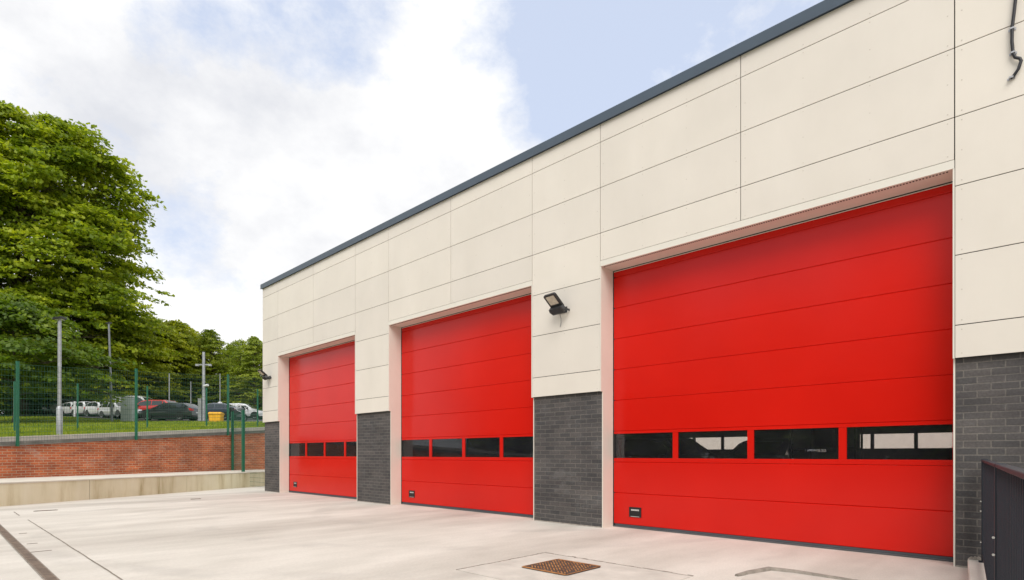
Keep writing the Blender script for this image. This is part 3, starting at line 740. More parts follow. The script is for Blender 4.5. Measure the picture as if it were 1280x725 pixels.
# camera mast with cross arms
x,y = W(254.5,46); z = hill(x,y); e = empty('camera_mast',(x,y,z-.05)); tag(e, 'pale mast with short cross arms and a white camera beside the parked estate car', 'mast')
mb = MB(); mb.tube([(0,0,0),(0,0,5.7)],[.13,.10],12); mb.build('column', M['galv'], e, smooth=True)
T = Matrix.Rotation(AL,4,'Z')
mb = MB(); sub = MB(); sub.box(-.62,.62,-.04,.04,4.62,4.72); sub.box(-.62,-.42,-.09,.09,4.56,4.72); sub.box(.42,.62,-.09,.09,4.56,4.72); add_T(mb,T,sub); mb.build('cross_arm', M['galv'], e)
mb = MB(); sub = MB(); sub.tube([(.1,-.05,2.93),(.42,-.12,3.0)],.10,8); add_T(mb,T,sub); mb.build('camera', M['white_plastic'], e)
mb = MB(); sub = MB(); sub.box(-.36,-.10,-.2,.12,.05,1.85); sub.box(-.38,-.08,-.22,.14,1.85,1.90); add_T(mb,T,sub); mb.build('control_box', M['galv'], e, bevel=.01)
# grey cabinet
x,y = W(160.3,43.6); z = hill(x,y); e = empty('utility_cabinet',(x,y,z)); e.rotation_euler=(0,0,AL+R(12)); tag(e,'tall pale grey utility cabinet on the grass in front of the white cars','cabinet')
mb = MB(); mb.box(-.40,.40,-.3,.3,.0,1.86); mb.build('cabinet_body', M['lamp_grey'], e, bevel=.012)
mb = MB(); mb.box(-.43,.43,-.33,.33,1.86,1.93); mb.build('lid', M['lamp_grey'], e, bevel=.012)
for a in (-.385,.012):
    mb = MB(); mb.box(a,a+.373,-.315,-.301,.08,1.80)
    for k in range(14): mb.box(a+.03,a+.343,-.322,-.315,.2+k*.11,.26+k*.11)
    mb.build('door', M['lamp_grey'], e)
# yellow grit bin
x,y = W(270.4,43.3); z = hill(x,y); e = empty('grit_bin',(x,y,z)); e.rotation_euler=(0,0,AL+R(4)); e.scale=(.87,.87,.95); tag(e,'bright yellow grit bin on the grass in front of the parked cars','grit bin')
mb = MB()
mb.prism([(-.46,0),(.46,0),(.52,.58),(-.52,.58)], -.34, .34, 'y')
for xx in (-.26,.26): mb.prism([(xx-.17,.06),(xx+.17,.06),(xx+.19,.55),(xx-.19,.55)], -.36,-.341,'y')
mb.build('bin_body', M['yellow_bin'], e, bevel=.02)
mb = MB(); mb.prism([(-.40,.585),(.40,.585),(.40,.63),(.30,.74),(-.25,.79),(-.40,.70)], -.54, .54, 'x'); mb.build('lid', M['yellow_bin'], e, bevel=.02)
# white marker posts
for px,Z,h_,lb in ((69,60,1.15,'short white marker post on the lawn left of the white cars'),(93.5,50,1.35,'short white marker post in front of the white cars')):
    x,y = W(px,Z); z = hill(x,y)
    mb = MB(); mb.tube([(x,y,z-.05),(x,y,z+h_),(x,y,z+h_+.04)],[.085,.085,.05],10); tag(mb.build('marker_post', M['white_plastic'], smooth=True), lb, 'post', 'white marker posts')

# ================================================================== CARS
def interp(pts, x):
    for (a,za),(b_,zb) in zip(pts[:-1], pts[1:]):
        if x <= b_: 
            t = (x-a)/(b_-a) if b_>a else 0; return za+(zb-za)*max(0,min(1,t))
    return pts[-1][1]
STY = {
 'hatch': dict(L=4.25, top=[(0,.62),(.12,.78),(1.05,.98),(1.75,1.42),(2.3,1.50),(3.3,1.46),(3.95,1.20),(4.15,1.0),(4.25,.75)], belt=[(0,.60),(.12,.76),(1.05,.93),(4.0,1.02),(4.25,.75)], W=.89, wheels=(.80,3.42), glass=(1.12,3.95)),
 'estate': dict(L=4.75, top=[(0,.60),(.12,.76),(1.25,.96),(2.05,1.40),(2.6,1.47),(4.0,1.42),(4.55,1.10),(4.68,.98),(4.75,.75)], belt=[(0,.58),(.12,.74),(1.25,.92),(4.5,1.0),(4.75,.75)], W=.91, wheels=(.92,3.75), glass=(1.3,4.5)),
 'suv': dict(L=4.45, top=[(0,.72),(.1,.92),(1.0,1.10),(1.6,1.56),(2.1,1.66),(3.7,1.62),(4.2,1.25),(4.35,1.1),(4.45,.8)], belt=[(0,.70),(.1,.90),(1.0,1.06),(4.2,1.14),(4.45,.8)], W=.92, wheels=(.86,3.55), glass=(1.1,4.15)),
 'van': dict(L=5.0, top=[(0,.72),(.1,1.0),(.85,1.20),(1.5,1.90),(1.9,2.02),(4.85,2.02),(4.95,1.95),(5.0,1.0)], belt=[(0,.70),(.1,.98),(.85,1.12),(4.9,1.2),(5.0,1.0)], W=.97, wheels=(.9,4.0), glass=(.95,2.2)),
}
def make_car(style, paintm, label, cat='car'):
    S = STY[style]; L = S['L']; e = empty('parked_car'); tag(e, label, cat, 'cars parked above the grass bank')
    def hw(x): 
        a = min(x, L-x); return S['W']*(1-.16*max(0,1-a/.55)**2)
    roof = max(z for _,z in S['top'])
    def ring(x):
        zt, zb, w = interp(S['top'],x), interp(S['belt'],x), hw(x); g = max(0,(zt-zb))/(roof-.95)
        tw = w*(1-.24*min(1,g)) if style!='van' else w*(1-.10*min(1,g))
        return [(.30,w*.90),(.48,w*.985),(zb*.72+.1,w),(zb,w*.965),(zb+(zt-zb)*.88,tw+.02*g),(zt-.0,tw*.86),(zt+.02*min(1,g),0)]
    xs = sorted(set([0,.04,.12,.3,.55,L-.3,L-.12,L-.04,L]+[p[0] for p in S['top']]+[L*i/22 for i in range(23)]))
    mb = MB(); vs=[]; n=7
    for x in xs:
        for sgn in (1,-1):
            for (z,w) in ring(x): vs.append((x-L/2, sgn*w, z))
    fs=[]
    for i in range(len(xs)-1):
        o=i*14
        for s_ in (0,7):
            for k in range(6): fs.append((o+s_+k, o+s_+k+1, o+14+s_+k+1, o+14+s_+k))
        fs.append((o, o+7, o+21, o+14))
    for o in (0,(len(xs)-1)*14): fs.append(tuple([o+k for k in range(7)]+[o+7+k for k in range(6,-1,-1)][1:]))
    mb.add(vs, fs); body = mb.build('body', paintm, e, smooth=True)
    # side glazing
    g0,g1 = S['glass']
    splits = [(g0+.28,(g0+g1)/2-.06),((g0+g1)/2+.02,g1-.55),(g1-.47,g1-.12)] if style!='van' else [(g0+.3,g1)]
    for sgn in (1,-1):
        for (a,b_) in splits:
            mb=MB(); N=6; v=[]
            for i in range(N+1):
                x=a+(b_-a)*i/N; r_=ring(x); (zb,wb),(z2,w2)=r_[3],r_[4]; zb+=.03; z2-=.05*(1 if z2-zb>.1 else .2)
                if z2<zb+.02: z2=zb+.02
                t=(z2-r_[3][0])/(max(.01,r_[4][0]-r_[3][0])); w2_=wb+(w2-wb)*t
                v += [(x-L/2, sgn*(wb+.008), zb),(x-L/2, sgn*(w2_+.012), z2)]
            mb.add(v,[(2*i,2*i+2,2*i+3,2*i+1) for i in range(N)]); mb.build('side_window', M['car_glass'], e)
    # windscreen and rear window
    tp=[p for p in S['top']]
    def screen(xa,xb,name):
        mb=MB(); v=[]; N=5
        for i in range(N+1):
            x=xa+(xb-xa)*i/N; r_=ring(x); z,w=r_[5]; v += [(x-L/2, w*.93, z+.008),(x-L/2,0,r_[6][0]+.012),(x-L/2,-w*.93,z+.008)]
        fs=[]; 
        for i in range(N): fs += [(3*i,3*i+3,3*i+4,3*i+1),(3*i+1,3*i+4,3*i+5,3*i+2)]
        mb.add(v,fs); mb.build(name,M['car_glass'],e)
    screen(tp[2][0]+.08,tp[3][0]-.03,'windscreen'); 
    if style!='van': screen(tp[5][0]+.06,tp[6][0]-.02,'rear_window')
    # wheels
    for x in S['wheels']:
        for sgn in (1,-1):
            mb=MB(); r_=.325; cx=x-L/2; y0=sgn*(S['W']*.97-.20); y1=sgn*(S['W']*.97+.015)
            circ=[(cx+r_*math.cos(a),r_+r_*math.sin(a)) for a in [k*math.pi/10 for k in range(20)]]
            mb.prism(circ,min(y0,y1),max(y0,y1),'y'); w_=mb.build('wheel',M['tyre'],e)
            mb=MB(); ya=y1; yb=y1+sgn*.008
            for k in range(5):
                a=k*2*math.pi/5; q=[(cx+.03*math.cos(a-1.2),r_+.03*math.sin(a-1.2)),(cx+.205*math.cos(a-.26),r_+.205*math.sin(a-.26)),(cx+.205*math.cos(a+.26),r_+.205*math.sin(a+.26)),(cx+.03*math.cos(a+1.2),r_+.03*math.sin(a+1.2))]
                mb.prism(q,min(ya,yb),max(ya,yb),'y')
            ringp=[(cx+.215*math.cos(k*math.pi/10),r_+.215*math.sin(k*math.pi/10)) for k in range(20)]; rin=[(cx+.185*math.cos(k*math.pi/10),r_+.185*math.sin(k*math.pi/10)) for k in range(20)]
            v=[(a,yb,b_) for a,b_ in ringp]+[(a,yb,b_) for a,b_ in rin]; mb.add(v,[(k,(k+1)%20,20+(k+1)%20,20+k) for k in range(20)])
            mb.build('rim',M['rim'],w_)
            # dark arch
            mb=MB(); ra=.385; v=[]; yy=sgn*(S['W']*.997+.004)
            pts_=[a for a in [k*math.pi/10 for k in range(-1,12)]]
            v=[(cx+ra*math.cos(a),yy,r_+ra*math.sin(a)) for a in pts_]; mb.add(v,[tuple(range(len(v)))]); mb.build('wheel_arch',M['black_plastic'],e)
    # lights, bumpers, plate, mirrors
    for sgn in (1,-1):
        mb=MB(); w=hw(.1); z=S['top'][1][1]-.12; mb.prism([(-L/2-.008,z-.06),(-L/2+.30,z-.01),(-L/2+.34,z+.06),(-L/2+.02,z+.05)],min(sgn*w*.60,sgn*w*1.01),max(sgn*w*.60,sgn*w*1.01),'y'); mb.build('headlight',M['head_lamp'],e)
        mb=MB(); z=interp(S['belt'],L-.3)-.15; w=hw(L-.12); mb.prism([(L/2-.34,z+.02),(L/2+.010,z-.08),(L/2+.008,z+.10),(L/2-.24,z+.13)],min(sgn*w*.66,sgn*w*1.02),max(sgn*w*.66,sgn*w*1.02),'y'); mb.build('tail_light',M['tail_lamp'],e)
        mb=MB(); x=g0+.30-L/2; z=interp(S['belt'],g0+.3)+.04; mb.tbox(Matrix.Translation((x,sgn*(S['W']+.10),z)),.12,.20,.13); mb.build('wing_mirror',M['black_plastic'],e,bevel=.02)
    mb=MB(); mb.box(-L/2-.02,-L/2+.10,-S['W']*.6,S['W']*.6,.30,.46); mb.box(L/2-.10,L/2+.02,-S['W']*.75,S['W']*.75,.28,.42); mb.build('lower_bumper',M['black_plastic'],e)
    mb=MB(); mb.box(-L/2+.4,L/2-.4,-S['W']*.9,S['W']*.9,.18,.305); mb.build('underbody',M['black_plastic'],e)
    mb=MB(); mb.box(L/2+.0,L/2+.015,-.26,.26,.60,.71); mb.build('number_plate',M['white_plastic'],e)
    return e
vx, vy = ca, sa        # picture-right direction on the ground
def place(e, px, Z, turn, dz=0.0):   # turn 0: front points to picture left, side on
    x,y = W(px,Z); e.location=(x,y,hill(x,y)+.025+dz); 
    sl = math.atan(0.0765)
    e.rotation_euler = (Matrix.Rotation(AL,4,'Z') @ Matrix.Rotation(0.0,4,'X')).to_euler(); e.rotation_euler.z = AL + turn
    return e
place(make_car('estate', M['paint_dark'], 'dark grey estate car parked side on behind the grass, nose to the left'), 214, 46.8, R(-6))
place(make_car('suv', M['paint_red'], 'red car parked behind the dark estate car, only its nose and roof showing'), 193, 50.2, R(-6))
place(make_car('van', M['paint_white'], 'white van behind the red car beside the grey cabinet', 'van'), 172, 58.5, R(178))
place(make_car('hatch', M['paint_blue'], 'dark blue hatchback parked behind the yellow grit bin'), 268, 50.5, R(2))
place(make_car('hatch', M['paint_white'], 'white hatchback parked beyond the motorcycle, farthest right of the cars'), 305, 52.5, R(182))
wl = make_car('hatch', M['paint_white'], 'white hatchback with red tail light, half hidden by the grey cabinet'); place(wl, 150, 47.5, R(152)); wl.scale=(.93,.93,.92)
for px,Z,tn,lb in ((130,49.5,R(148),'white car next left of the one half hidden by the cabinet'),(112,51.5,R(148),'white car in the middle of the row between two others of its colour'),(97,54.5,R(146),'white car farthest left of the white row, nearest the pale silver car'),):
    place(copy_tree(wl), px, Z, tn)['label'] = lb
place(make_car('suv', M['paint_silver'], 'pale silver car with tail lights, near the left end of the row under the trees'), 82, 57.5, R(140))
place(make_car('estate', M['paint_blue'], 'very dark car at the left end of the row, mostly behind the bright lamp post'), 68, 61, R(125))
# a car roof beyond the rear yard and two cars in the bay, seen through the glazing
rc = make_car('hatch', M['paint_red'], 'red car beyond the station seen through the right-hand pane of the nearest door'); rc.location = (-2.2, 26.6, .02); rc['group']='cars seen through the door glazing'; rc.scale=(1.05,1.05,1.05)
sc = make_car('suv', M['paint_silver'], 'silver car inside the station behind the third pane of the nearest door'); sc.location=(-6.35,18.4,.03); sc.rotation_euler=(0,0,R(84)); sc['group']='cars seen through the door glazing'
dc = make_car('suv', M['paint_dark'], 'dark car inside the station just behind the second pane of the nearest door'); dc.location=(-7.15,12.6,.03); dc.rotation_euler=(0,0,R(177)); dc['group']='cars seen through the door glazing'; dc.scale=(1,1,1)

rk = empty('equipment_rack',(-3.75,14.2,.02)); tag(rk,'tall dark equipment rack inside the station behind the third pane','rack'); rk['group']='things standing in the bay'
for x in (-.68,.64):
    for y in (-.3,.26): mb=MB(); mb.box(x,x+.04,y,y+.04,0,2.3); mb.build('upright',M['black_plastic'],rk)
for z_ in (.1,.7,1.3,1.9): mb=MB(); mb.box(-.64,.64,-.30,.30,z_,z_+.03); mb.build('shelf',M['cast_grey'],rk)
for i,(x,z_,h_) in enumerate(((-.6,.13,.5),(-.15,.13,.5),(.25,.13,.45),(-.6,.73,.52),(-.1,.73,.5),(.28,.73,.54),(-.6,1.33,.5),(-.17,1.33,.54),(.26,1.33,.5),(-.55,1.93,.35),(.1,1.93,.3))):
    mb=MB(); mb.box(x,x+.38,-.26,.24,z_,z_+h_); mb.build('storage_box',M['interior' if i%3 else 'cast_grey'],rk,bevel=.01)
# motorcycle end-on ---------------------------------------------------
x,y = W(297.5,45.6); mc = empty('motorcycle',(x,y,hill(x,y)+.02)); mc.rotation_euler=(0,0,AL+R(72)); tag(mc,'dark motorcycle with a white stripe parked end on before the white hatchback','motorcycle')
for cx in (-.70,.70):
    mb=MB(); v=[]; N=18; n_=6
    for i in range(N):
        a=2*math.pi*i/N
        for k in range(n_):
            b_=2*math.pi*k/n_; r_=.26+.055*math.cos(b_); v.append((cx+r_*math.cos(a), .06*math.sin(b_), .315+r_*math.sin(a)))
    mb.add(v,[(i*n_+k,((i+1)%N)*n_+k,((i+1)%N)*n_+(k+1)%n_,i*n_+(k+1)%n_) for i in range(N) for k in range(n_)]); w_=mb.build('wheel',M['tyre'],mc,smooth=True)
    mb=MB()
    for k in range(5): a=k*2*math.pi/5; mb.tube([(cx,0,.315),(cx+.22*math.cos(a),0,.315+.22*math.sin(a))],.014,5)
    mb.build('rim',M['galv_dark'],w_)
mb=MB(); mb.tube([(-.62,0,.60),(-.35,0,.72),(.1,0,.80),(.45,0,.92),(.62,0,.85)],[.10,.18,.22,.24,.12],10); mb.tube([(-.35,0,.35),(.25,0,.35)],[.19,.21],8); mb.build('body',M['paint_dark'],mc,smooth=True)
mb=MB(); mb.tube([(-.62,0,.80),(-.2,0,.84),(.05,0,.86)],[.10,.14,.10],8); mb.build('seat',M['black_plastic'],mc,smooth=True)
mb=MB(); mb.tube([(.70,.07,.32),(.50,.07,1.0)],.025,6); mb.tube([(.70,-.07,.32),(.50,-.07,1.0)],.025,6); mb.build('fork',M['galv_dark'],mc)
mb=MB(); mb.tube([(.36,.38,1.02),(.46,.15,1.05),(.46,-.15,1.05),(.36,-.38,1.02)],.022,6); mb.build('handlebar',M['black_plastic'],mc)
mb=MB(); mb.add([(.66,.16,.95),(.66,-.16,.95),(.46,-.13,1.28),(.46,.13,1.28)],[(0,1,2,3)]); mb.build('screen',M['car_glass'],mc)
for s_ in (1,-1):
    mb=MB(); mb.tube([(.42,s_*.22,1.04),(.42,s_*.30,1.20)],.01,5); mb.tbox(Matrix.Translation((.42,s_*.31,1.22)),.03,.13,.08); mb.build('mirror',M['black_plastic'],mc)
    mb=MB(); mb.tbox(Matrix.Translation((-.60,s_*.30,.62)),.42,.20,.36); mb.build('pannier',M['black_plastic'],mc,bevel=.03)
mb=MB(); mb.tube([(-.45,.16,1.0),(-.2,.20,.82),(.15,.235,.72)],[.02,.03,.02],6); mb.tube([(-.45,-.16,1.0),(-.2,-.20,.82),(.15,-.235,.72)],[.02,.03,.02],6); mb.build('stripe',M['white_plastic'],mc)
mb=MB(); mb.tbox(Matrix.Translation((-.70,0,.92)),.30,.38,.28); mb.build('top_box',M['black_plastic'],mc,bevel=.04)

# ================================================================== TREES
rng = np.random.default_rng(11)
def leaf_mesh(name, centers, outward, nleaf, size, mat_, flat=0.22, droop=0.35, spread=1.0, seed=1):
    rg = np.random.default_rng(seed); K = len(centers); N = K*nleaf
    c = np.repeat(centers, nleaf, 0); o = np.repeat(outward, nleaf, 0)
    sp = np.repeat(rg.uniform(.65,1.35,(K,1))*spread, nleaf, 0)
    d = rg.normal(size=(N,3)); d /= np.linalg.norm(d,axis=1,keepdims=True); d *= rg.uniform(0.15,1,(N,1))**.6
    d[:,2] *= flat
    # droop away from the trunk
    hor = o.copy(); hor[:,2] = 0; hl = np.linalg.norm(hor,axis=1,keepdims=True)+1e-6; hor /= hl
    along_ = (d*hor).sum(1); d += hor*(along_*.35)[:,None]; d[:,2] -= droop*(along_*np.abs(along_)+.25*along_)
    p = c + d*sp
    # leaf frames: normal mostly up, tilted outwards
    nrm = rg.normal(size=(N,3))*.62 + np.array([0,0,1.0]) + hor*.45; nrm /= np.linalg.norm(nrm,axis=1,keepdims=True)
    t = rg.normal(size=(N,3)) + hor*1.2 + np.array([0,0,-.4]); t -= nrm*(t*nrm).sum(1,keepdims=True); t /= np.linalg.norm(t,axis=1,keepdims=True)
    b_ = np.cross(nrm,t); s = size*rg.uniform(.6,1.3,(N,1))
    v0 = p - t*s*.5; v1 = p + b_*s*.36 + t*s*.05 - nrm*s*.06; v2 = p + t*s*.55; v3 = p - b_*s*.36 + t*s*.05 - nrm*s*.06
    V = np.stack([v0,v1,v2,v3],1).reshape(-1,3)
    me = bpy.data.meshes.new(name); me.vertices.add(4*N); me.vertices.foreach_set('co', V.ravel().astype(np.float32))
    me.loops.add(4*N); me.loops.foreach_set('vertex_index', np.arange(4*N,dtype=np.int32))
    me.polygons.add(N); me.polygons.foreach_set('loop_start', (np.arange(N)*4).astype(np.int32)); me.polygons.foreach_set('loop_total', np.full(N,4,np.int32))
    me.materials.append(mat_); me.update(); me.validate()
    return me
def make_tree(height, prof, base, nspray, nleaf, lsize, mat_, seed, label, group=None, name='broadleaf_tree', spread=1.0, nlimb=34, trunk_r=.35, hollow=.5, flat=.22, squash=(1,1), bare=0.0, clumpy=.25):
    """prof: list of (height fraction, radius in metres)"""
    rg = np.random.default_rng(seed); e = empty(name); tag(e, label, 'tree', group)
    hs = np.array([p[0] for p in prof])*height; rs = np.array([p[1] for p in prof])
    # limbs
    mb = MB(); tp = []; lx, ly = rg.normal(0,.25,2)
    for i in range(9):
        f = i/8; tp.append((lx*f*f*1.5, ly*f*f*1.5, height*.93*f))
    mb.tube(tp, [trunk_r*(1.35 if i==0 else 1)*(1-.93*(i/8)**.9)+.02 for i in range(9)], 9)
    trunk = mb
    limb = MB(); ends = []
    for i in range(nlimb):
        z0 = height*(base + (.86-base)*((i+.5)/nlimb)**1.0)*.92 ; a = i*2.399+rg.uniform(-.4,.4)
        z1 = min(height*.96, z0 + height*rg.uniform(.03,.13)); r_ = np.interp(z1,hs,rs)*rg.uniform(.7,.98)
        f = z0/height; bx, by = lx*f*f*1.5, ly*f*f*1.5
        p0 = (bx,by,z0); p1 = (bx+r_*.5*math.cos(a)*squash[0], by+r_*.5*math.sin(a)*squash[1], (z0+z1)/2+.25); p2=(bx+r_*math.cos(a+.12)*squash[0], by+r_*math.sin(a+.12)*squash[1], z1-.1*r_)
        limb.tube([p0,p1,p2],[trunk_r*.30*(1-.6*f)+.02,trunk_r*.17*(1-.5*f)+.015,.015],5)
        for q in range(3):
            t_=rg.uniform(.4,.95); a2=a+rg.choice([-1,1])*rg.uniform(.4,.9); s_=np.array(p1)+(np.array(p2)-np.array(p1))*t_
            e_=s_+np.array([math.cos(a2)*squash[0],math.sin(a2)*squash[1],rg.uniform(-.1,.5)])*r_*.32
            limb.tube([tuple(s_),tuple(e_)],[.03,.008],4)
    # sprays, in clumps along limb layers
    z = rg.uniform(0,1,nspray*3)**.92*(height*1.0-height*base)+height*base; z = np.minimum(z,height*.995)
    a = rg.uniform(0,2*math.pi,len(z)); R_ = np.interp(z,hs,rs)
    kz=11/height; lump = 1+clumpy*(np.sin(a*3+z*.9*kz+seed)*.45+np.sin(a*5-z*1.9*kz+seed*2)*.4+np.sin(a*9+z*4.1*kz)*.35+np.sin(a*4-z*6.3*kz+seed)*.3)
    rr = R_*np.minimum(1.2,lump)*(hollow+(1-hollow)*rg.uniform(0,1,len(z))**.55)
    # layered gaps
    keep = (np.sin(z*2.3*9/height*1.4+np.sin(a*2+seed)*2.2+rr*.5)+rg.normal(0,.95,len(z)))>-.25
    z,a,rr = z[keep][:nspray],a[keep][:nspray],rr[keep][:nspray]
    cen = np.stack([rr*np.cos(a)*squash[0]+lx*(z/height)**2*1.5, rr*np.sin(a)*squash[1]+ly*(z/height)**2*1.5, z],1); out = np.stack([np.cos(a),np.sin(a),np.zeros_like(a)],1)
    me = leaf_mesh('crown', cen, out, nleaf, lsize, mat_, flat=flat, spread=spread, seed=seed)
    cr = bpy.data.objects.new('crown', me); C.objects.link(cr); cr.parent = e
    t_ = trunk.build('trunk', M['bark'], e, smooth=True); l_ = limb.build('limbs', M['bark'], e, smooth=True)
    return e
def put(e, px, Z, rz=0.0, s=1.0, dz=0.0):
    x,y = W(px,Z); e.location=(x,y,hill(x,y)-.15+dz); e.rotation_euler=(0,0,rz); e.scale=(s,s,s); return e
bigp = [(0,0),(.09,1.0),(.12,6.5),(.20,10.0),(.30,11.2),(.42,10.9),(.55,10.3),(.67,10.2),(.8,9.4),(.9,8.3),(.96,6.6),(1.0,3.6)]
big = make_tree(26.6, bigp, .13, 4600, 34, .37, M['leaf_big'], 5, 'very tall bright green tree towering over the brick wall at the left edge', spread=1.02, nlimb=64, trunk_r=.5, hollow=.40, squash=(1,.62), clumpy=.24)
put(big, 26, 57.5, AL, 1.125)
lowp = [(0,0),(.16,.5),(.22,4.2),(.34,5.6),(.5,5.6),(.7,4.4),(.9,2.4),(1,.6)]
low = make_tree(8.6, lowp, .24, 640, 46, .28, M['leaf_dark'], 9, 'lower deep green tree with drooping branches in front of the tall tree at far left', spread=.8, nlimb=20, trunk_r=.15, hollow=.4)
put(low, 20, 38, 1.0)
bgp = [(0,0),(.10,2.4),(.22,3.9),(.42,4.4),(.6,4.1),(.78,3.2),(.92,1.9),(1,.5)]
G_ = 'trees behind the car park'
yA = make_tree(10.5, bgp, .10, 560, 36, .26, M['leaf_yellow'], 21, 'yellow green rounded tree just right of the tall tree, behind the leaning lamp post', G_, spread=.72, nlimb=26, trunk_r=.22, clumpy=.36)
put(yA, 150, 61, .3, 1.07)
mA = make_tree(11.5, [(0,0),(.08,2.2),(.2,3.4),(.42,3.5),(.6,2.7),(.75,2.2),(.88,1.3),(1,.3)], .08, 440, 34, .24, M['leaf_mid'], 22, 'mid green pointed tree standing tallest in the row, right of the camera mast', G_, spread=.62, nlimb=30, trunk_r=.2, clumpy=.6)
put(mA, 268, 70, .8, .92)
sp_ = make_tree(10.5, [(0,0),(.1,1.8),(.3,2.9),(.55,2.8),(.75,2.1),(.9,1.2),(1,.3)], .10, 230, 30, .22, M['leaf_mid'], 23, 'thin sparse tree with twiggy top at its top, between the mast and the station', G_, spread=.7, nlimb=30, trunk_r=.16, clumpy=.5, hollow=.3)
put(sp_, 299, 68, .8, .90)
rows_ = [
 (yA,186,66,1.3,1.1,'dense yellow green tree behind the red car and cabinet'),
 (yA,222,70,2.4,1.12,'yellow green tree behind the dark estate car'),
 (mA,205,80,0.2,1.08,'mid green tree filling the gap behind the yellow green ones'),
 (yA,247,74,3.6,1.02,'smaller yellow green tree directly behind the camera mast'),
 (mA,318,66,2.0,.82,'mid green tree against the far left corner of the station, behind the white hatchback'),
 (yA,336,78,5.0,.98,'yellow green tree half hidden by the far left corner of the station'),
 (mA,118,70,4.4,1.05,'mid green tree behind the white row of cars'),
 (mA,60,72,3.1,1.2,'mid green tree far back behind the trunk of the tall tree'),
 (mA,10,66,5.1,1.2,'mid green tree far back at the left edge under the tall tree'),
 (yA,-60,52,.9,1.3,'yellow green tree standing outside the left edge of the lawn'),
 (mA,385,80,1.1,1.0,'mid green tree hidden behind the left end of the station'),
 (yA,450,84,4.1,1.0,'yellow green tree hidden behind the middle of the station'),
 (mA,285,86,2.9,1.0,'mid green tree seen in the gap beside the sparse tree'),
 (mA,232,68,4.9,.86,'slender mid green tree with a ragged top between the red car and the mast'),
 (sp_,312,72,2.2,.86,'second sparse twiggy tree, nearest the station corner'),
 (mA,160,84,1.9,1.1,'mid green tree in the back row behind the white van'),
]
for src,px,Z,rz,s,lb in rows_: put(copy_tree(src), px, Z, rz, s)['label'] = lb
hd = make_tree(4.2, [(0,1.5),(.15,3.2),(.5,3.4),(.8,2.6),(1,.8)], .02, 420, 34, .22, M['leaf_dark'], 31, 'dark low bush under the trees behind the white row of cars', 'bushes under the trees', name='bush', spread=.7, nlimb=12, trunk_r=.08)
hd['category']='bush'; put(hd, 100, 76, 0, 1.2)
for px,Z,s,lb in ((45,62,1.0,'dark low bush under the tall tree beside the car park'),(150,72,1.2,'dark low bush behind the grey cabinet'),(195,78,1.3,'dark low bush behind the red car'),(240,80,1.3,'dark low bush behind the mast'),(285,78,1.2,'dark low bush behind the motorcycle'),(325,76,1.2,'dark low bush at the station corner'),(-5,58,1.1,'dark low bush at the left edge of the lawn')):
    put(copy_tree(hd), px, Z, px*.1, s)['label'] = lb
# unseen trees added behind the camera to darken the door glazing reflections
for i,(x,y,s) in enumerate(((-27,-13,1.05),(-20,-18,1.15),(-13,-21,1.1),(-6,-23,1.2),(1,-24,1.1),(8,-24,1.15),(15,-22,1.1))):
    t_ = copy_tree(mA if i%2 else yA); t_.location=(x,y,-.1); t_.rotation_euler=(0,0,i*1.7); t_.scale=(s,s,s)
    t_['label'] = 'unseen tree added across the yard to darken the reflections in the door glazing'; t_['group']='unseen trees added for the reflections'

for i in range(9):  # unseen bushes added to close bright sky gaps in the glazing reflections
    b2 = copy_tree(hd); b2.location=(-27+i*5.3, -13-6*math.sin(i*.4+.3), -.1); b2.rotation_euler=(0,0,i*2.1); b2.scale=(1.25,1.25,1.3)
    b2['label']='unseen bush added across the yard to darken the reflections in the door glazing'; b2['group']='unseen bushes added for the reflections'
# grass blades on the bank
def grass():
    rg = np.random.default_rng(3); N = 60000
    px = rg.uniform(-60,360,N); Z = 14.5 + rg.uniform(0,1,N)**1.3*34
    xc = (px-640)/F*Z; x = xc*ca-Z*sa; y = xc*sa+Z*ca
    off = (x-Cc.x)*nCD.x+(y-Cc.y)*nCD.y
    # keep only the lawn: behind the kerb, in front of the tarmac
    lim = np.interp(px,[20,60,110,175,235,300,345],[64,52,46,45.2,44.6,43.2,42.0])
    k = (off > .70) & (Z < lim-.1); x,y,Z = x[k],y[k],Z[k]; N = len(x)
    z = np.array([hill(a_,b_) for a_,b_ in zip(x,y)])
    h_ = rg.uniform(.04,.13,N)*(1+.5*np.sin(x*1.3)*np.sin(y*1.1)); w = rg.uniform(.012,.03,N); a = rg.uniform(0,2*math.pi,N); le = rg.normal(0,.04,(N,2))
    p = np.stack([x,y,z],1); u = np.stack([np.cos(a)*w,np.sin(a)*w,np.zeros(N)],1)
    V = np.stack([p-u,p+u,p+np.stack([le[:,0],le[:,1],h_],1)],1).reshape(-1,3)
    me = bpy.data.meshes.new('grass'); me.vertices.add(3*N); me.vertices.foreach_set('co',V.ravel().astype(np.float32)); me.loops.add(3*N); me.loops.foreach_set('vertex_index',np.arange(3*N,dtype=np.int32))
    me.polygons.add(N); me.polygons.foreach_set('loop_start',(np.arange(N)*3).astype(np.int32)); me.polygons.foreach_set('loop_total',np.full(N,3,np.int32)); me.materials.append(M['grass_blade']); me.update()
    o = bpy.data.objects.new('grass', me); C.objects.link(o); tag(o,'short green grass blades on the bank behind the brick wall','grass',kind='stuff')
grass()

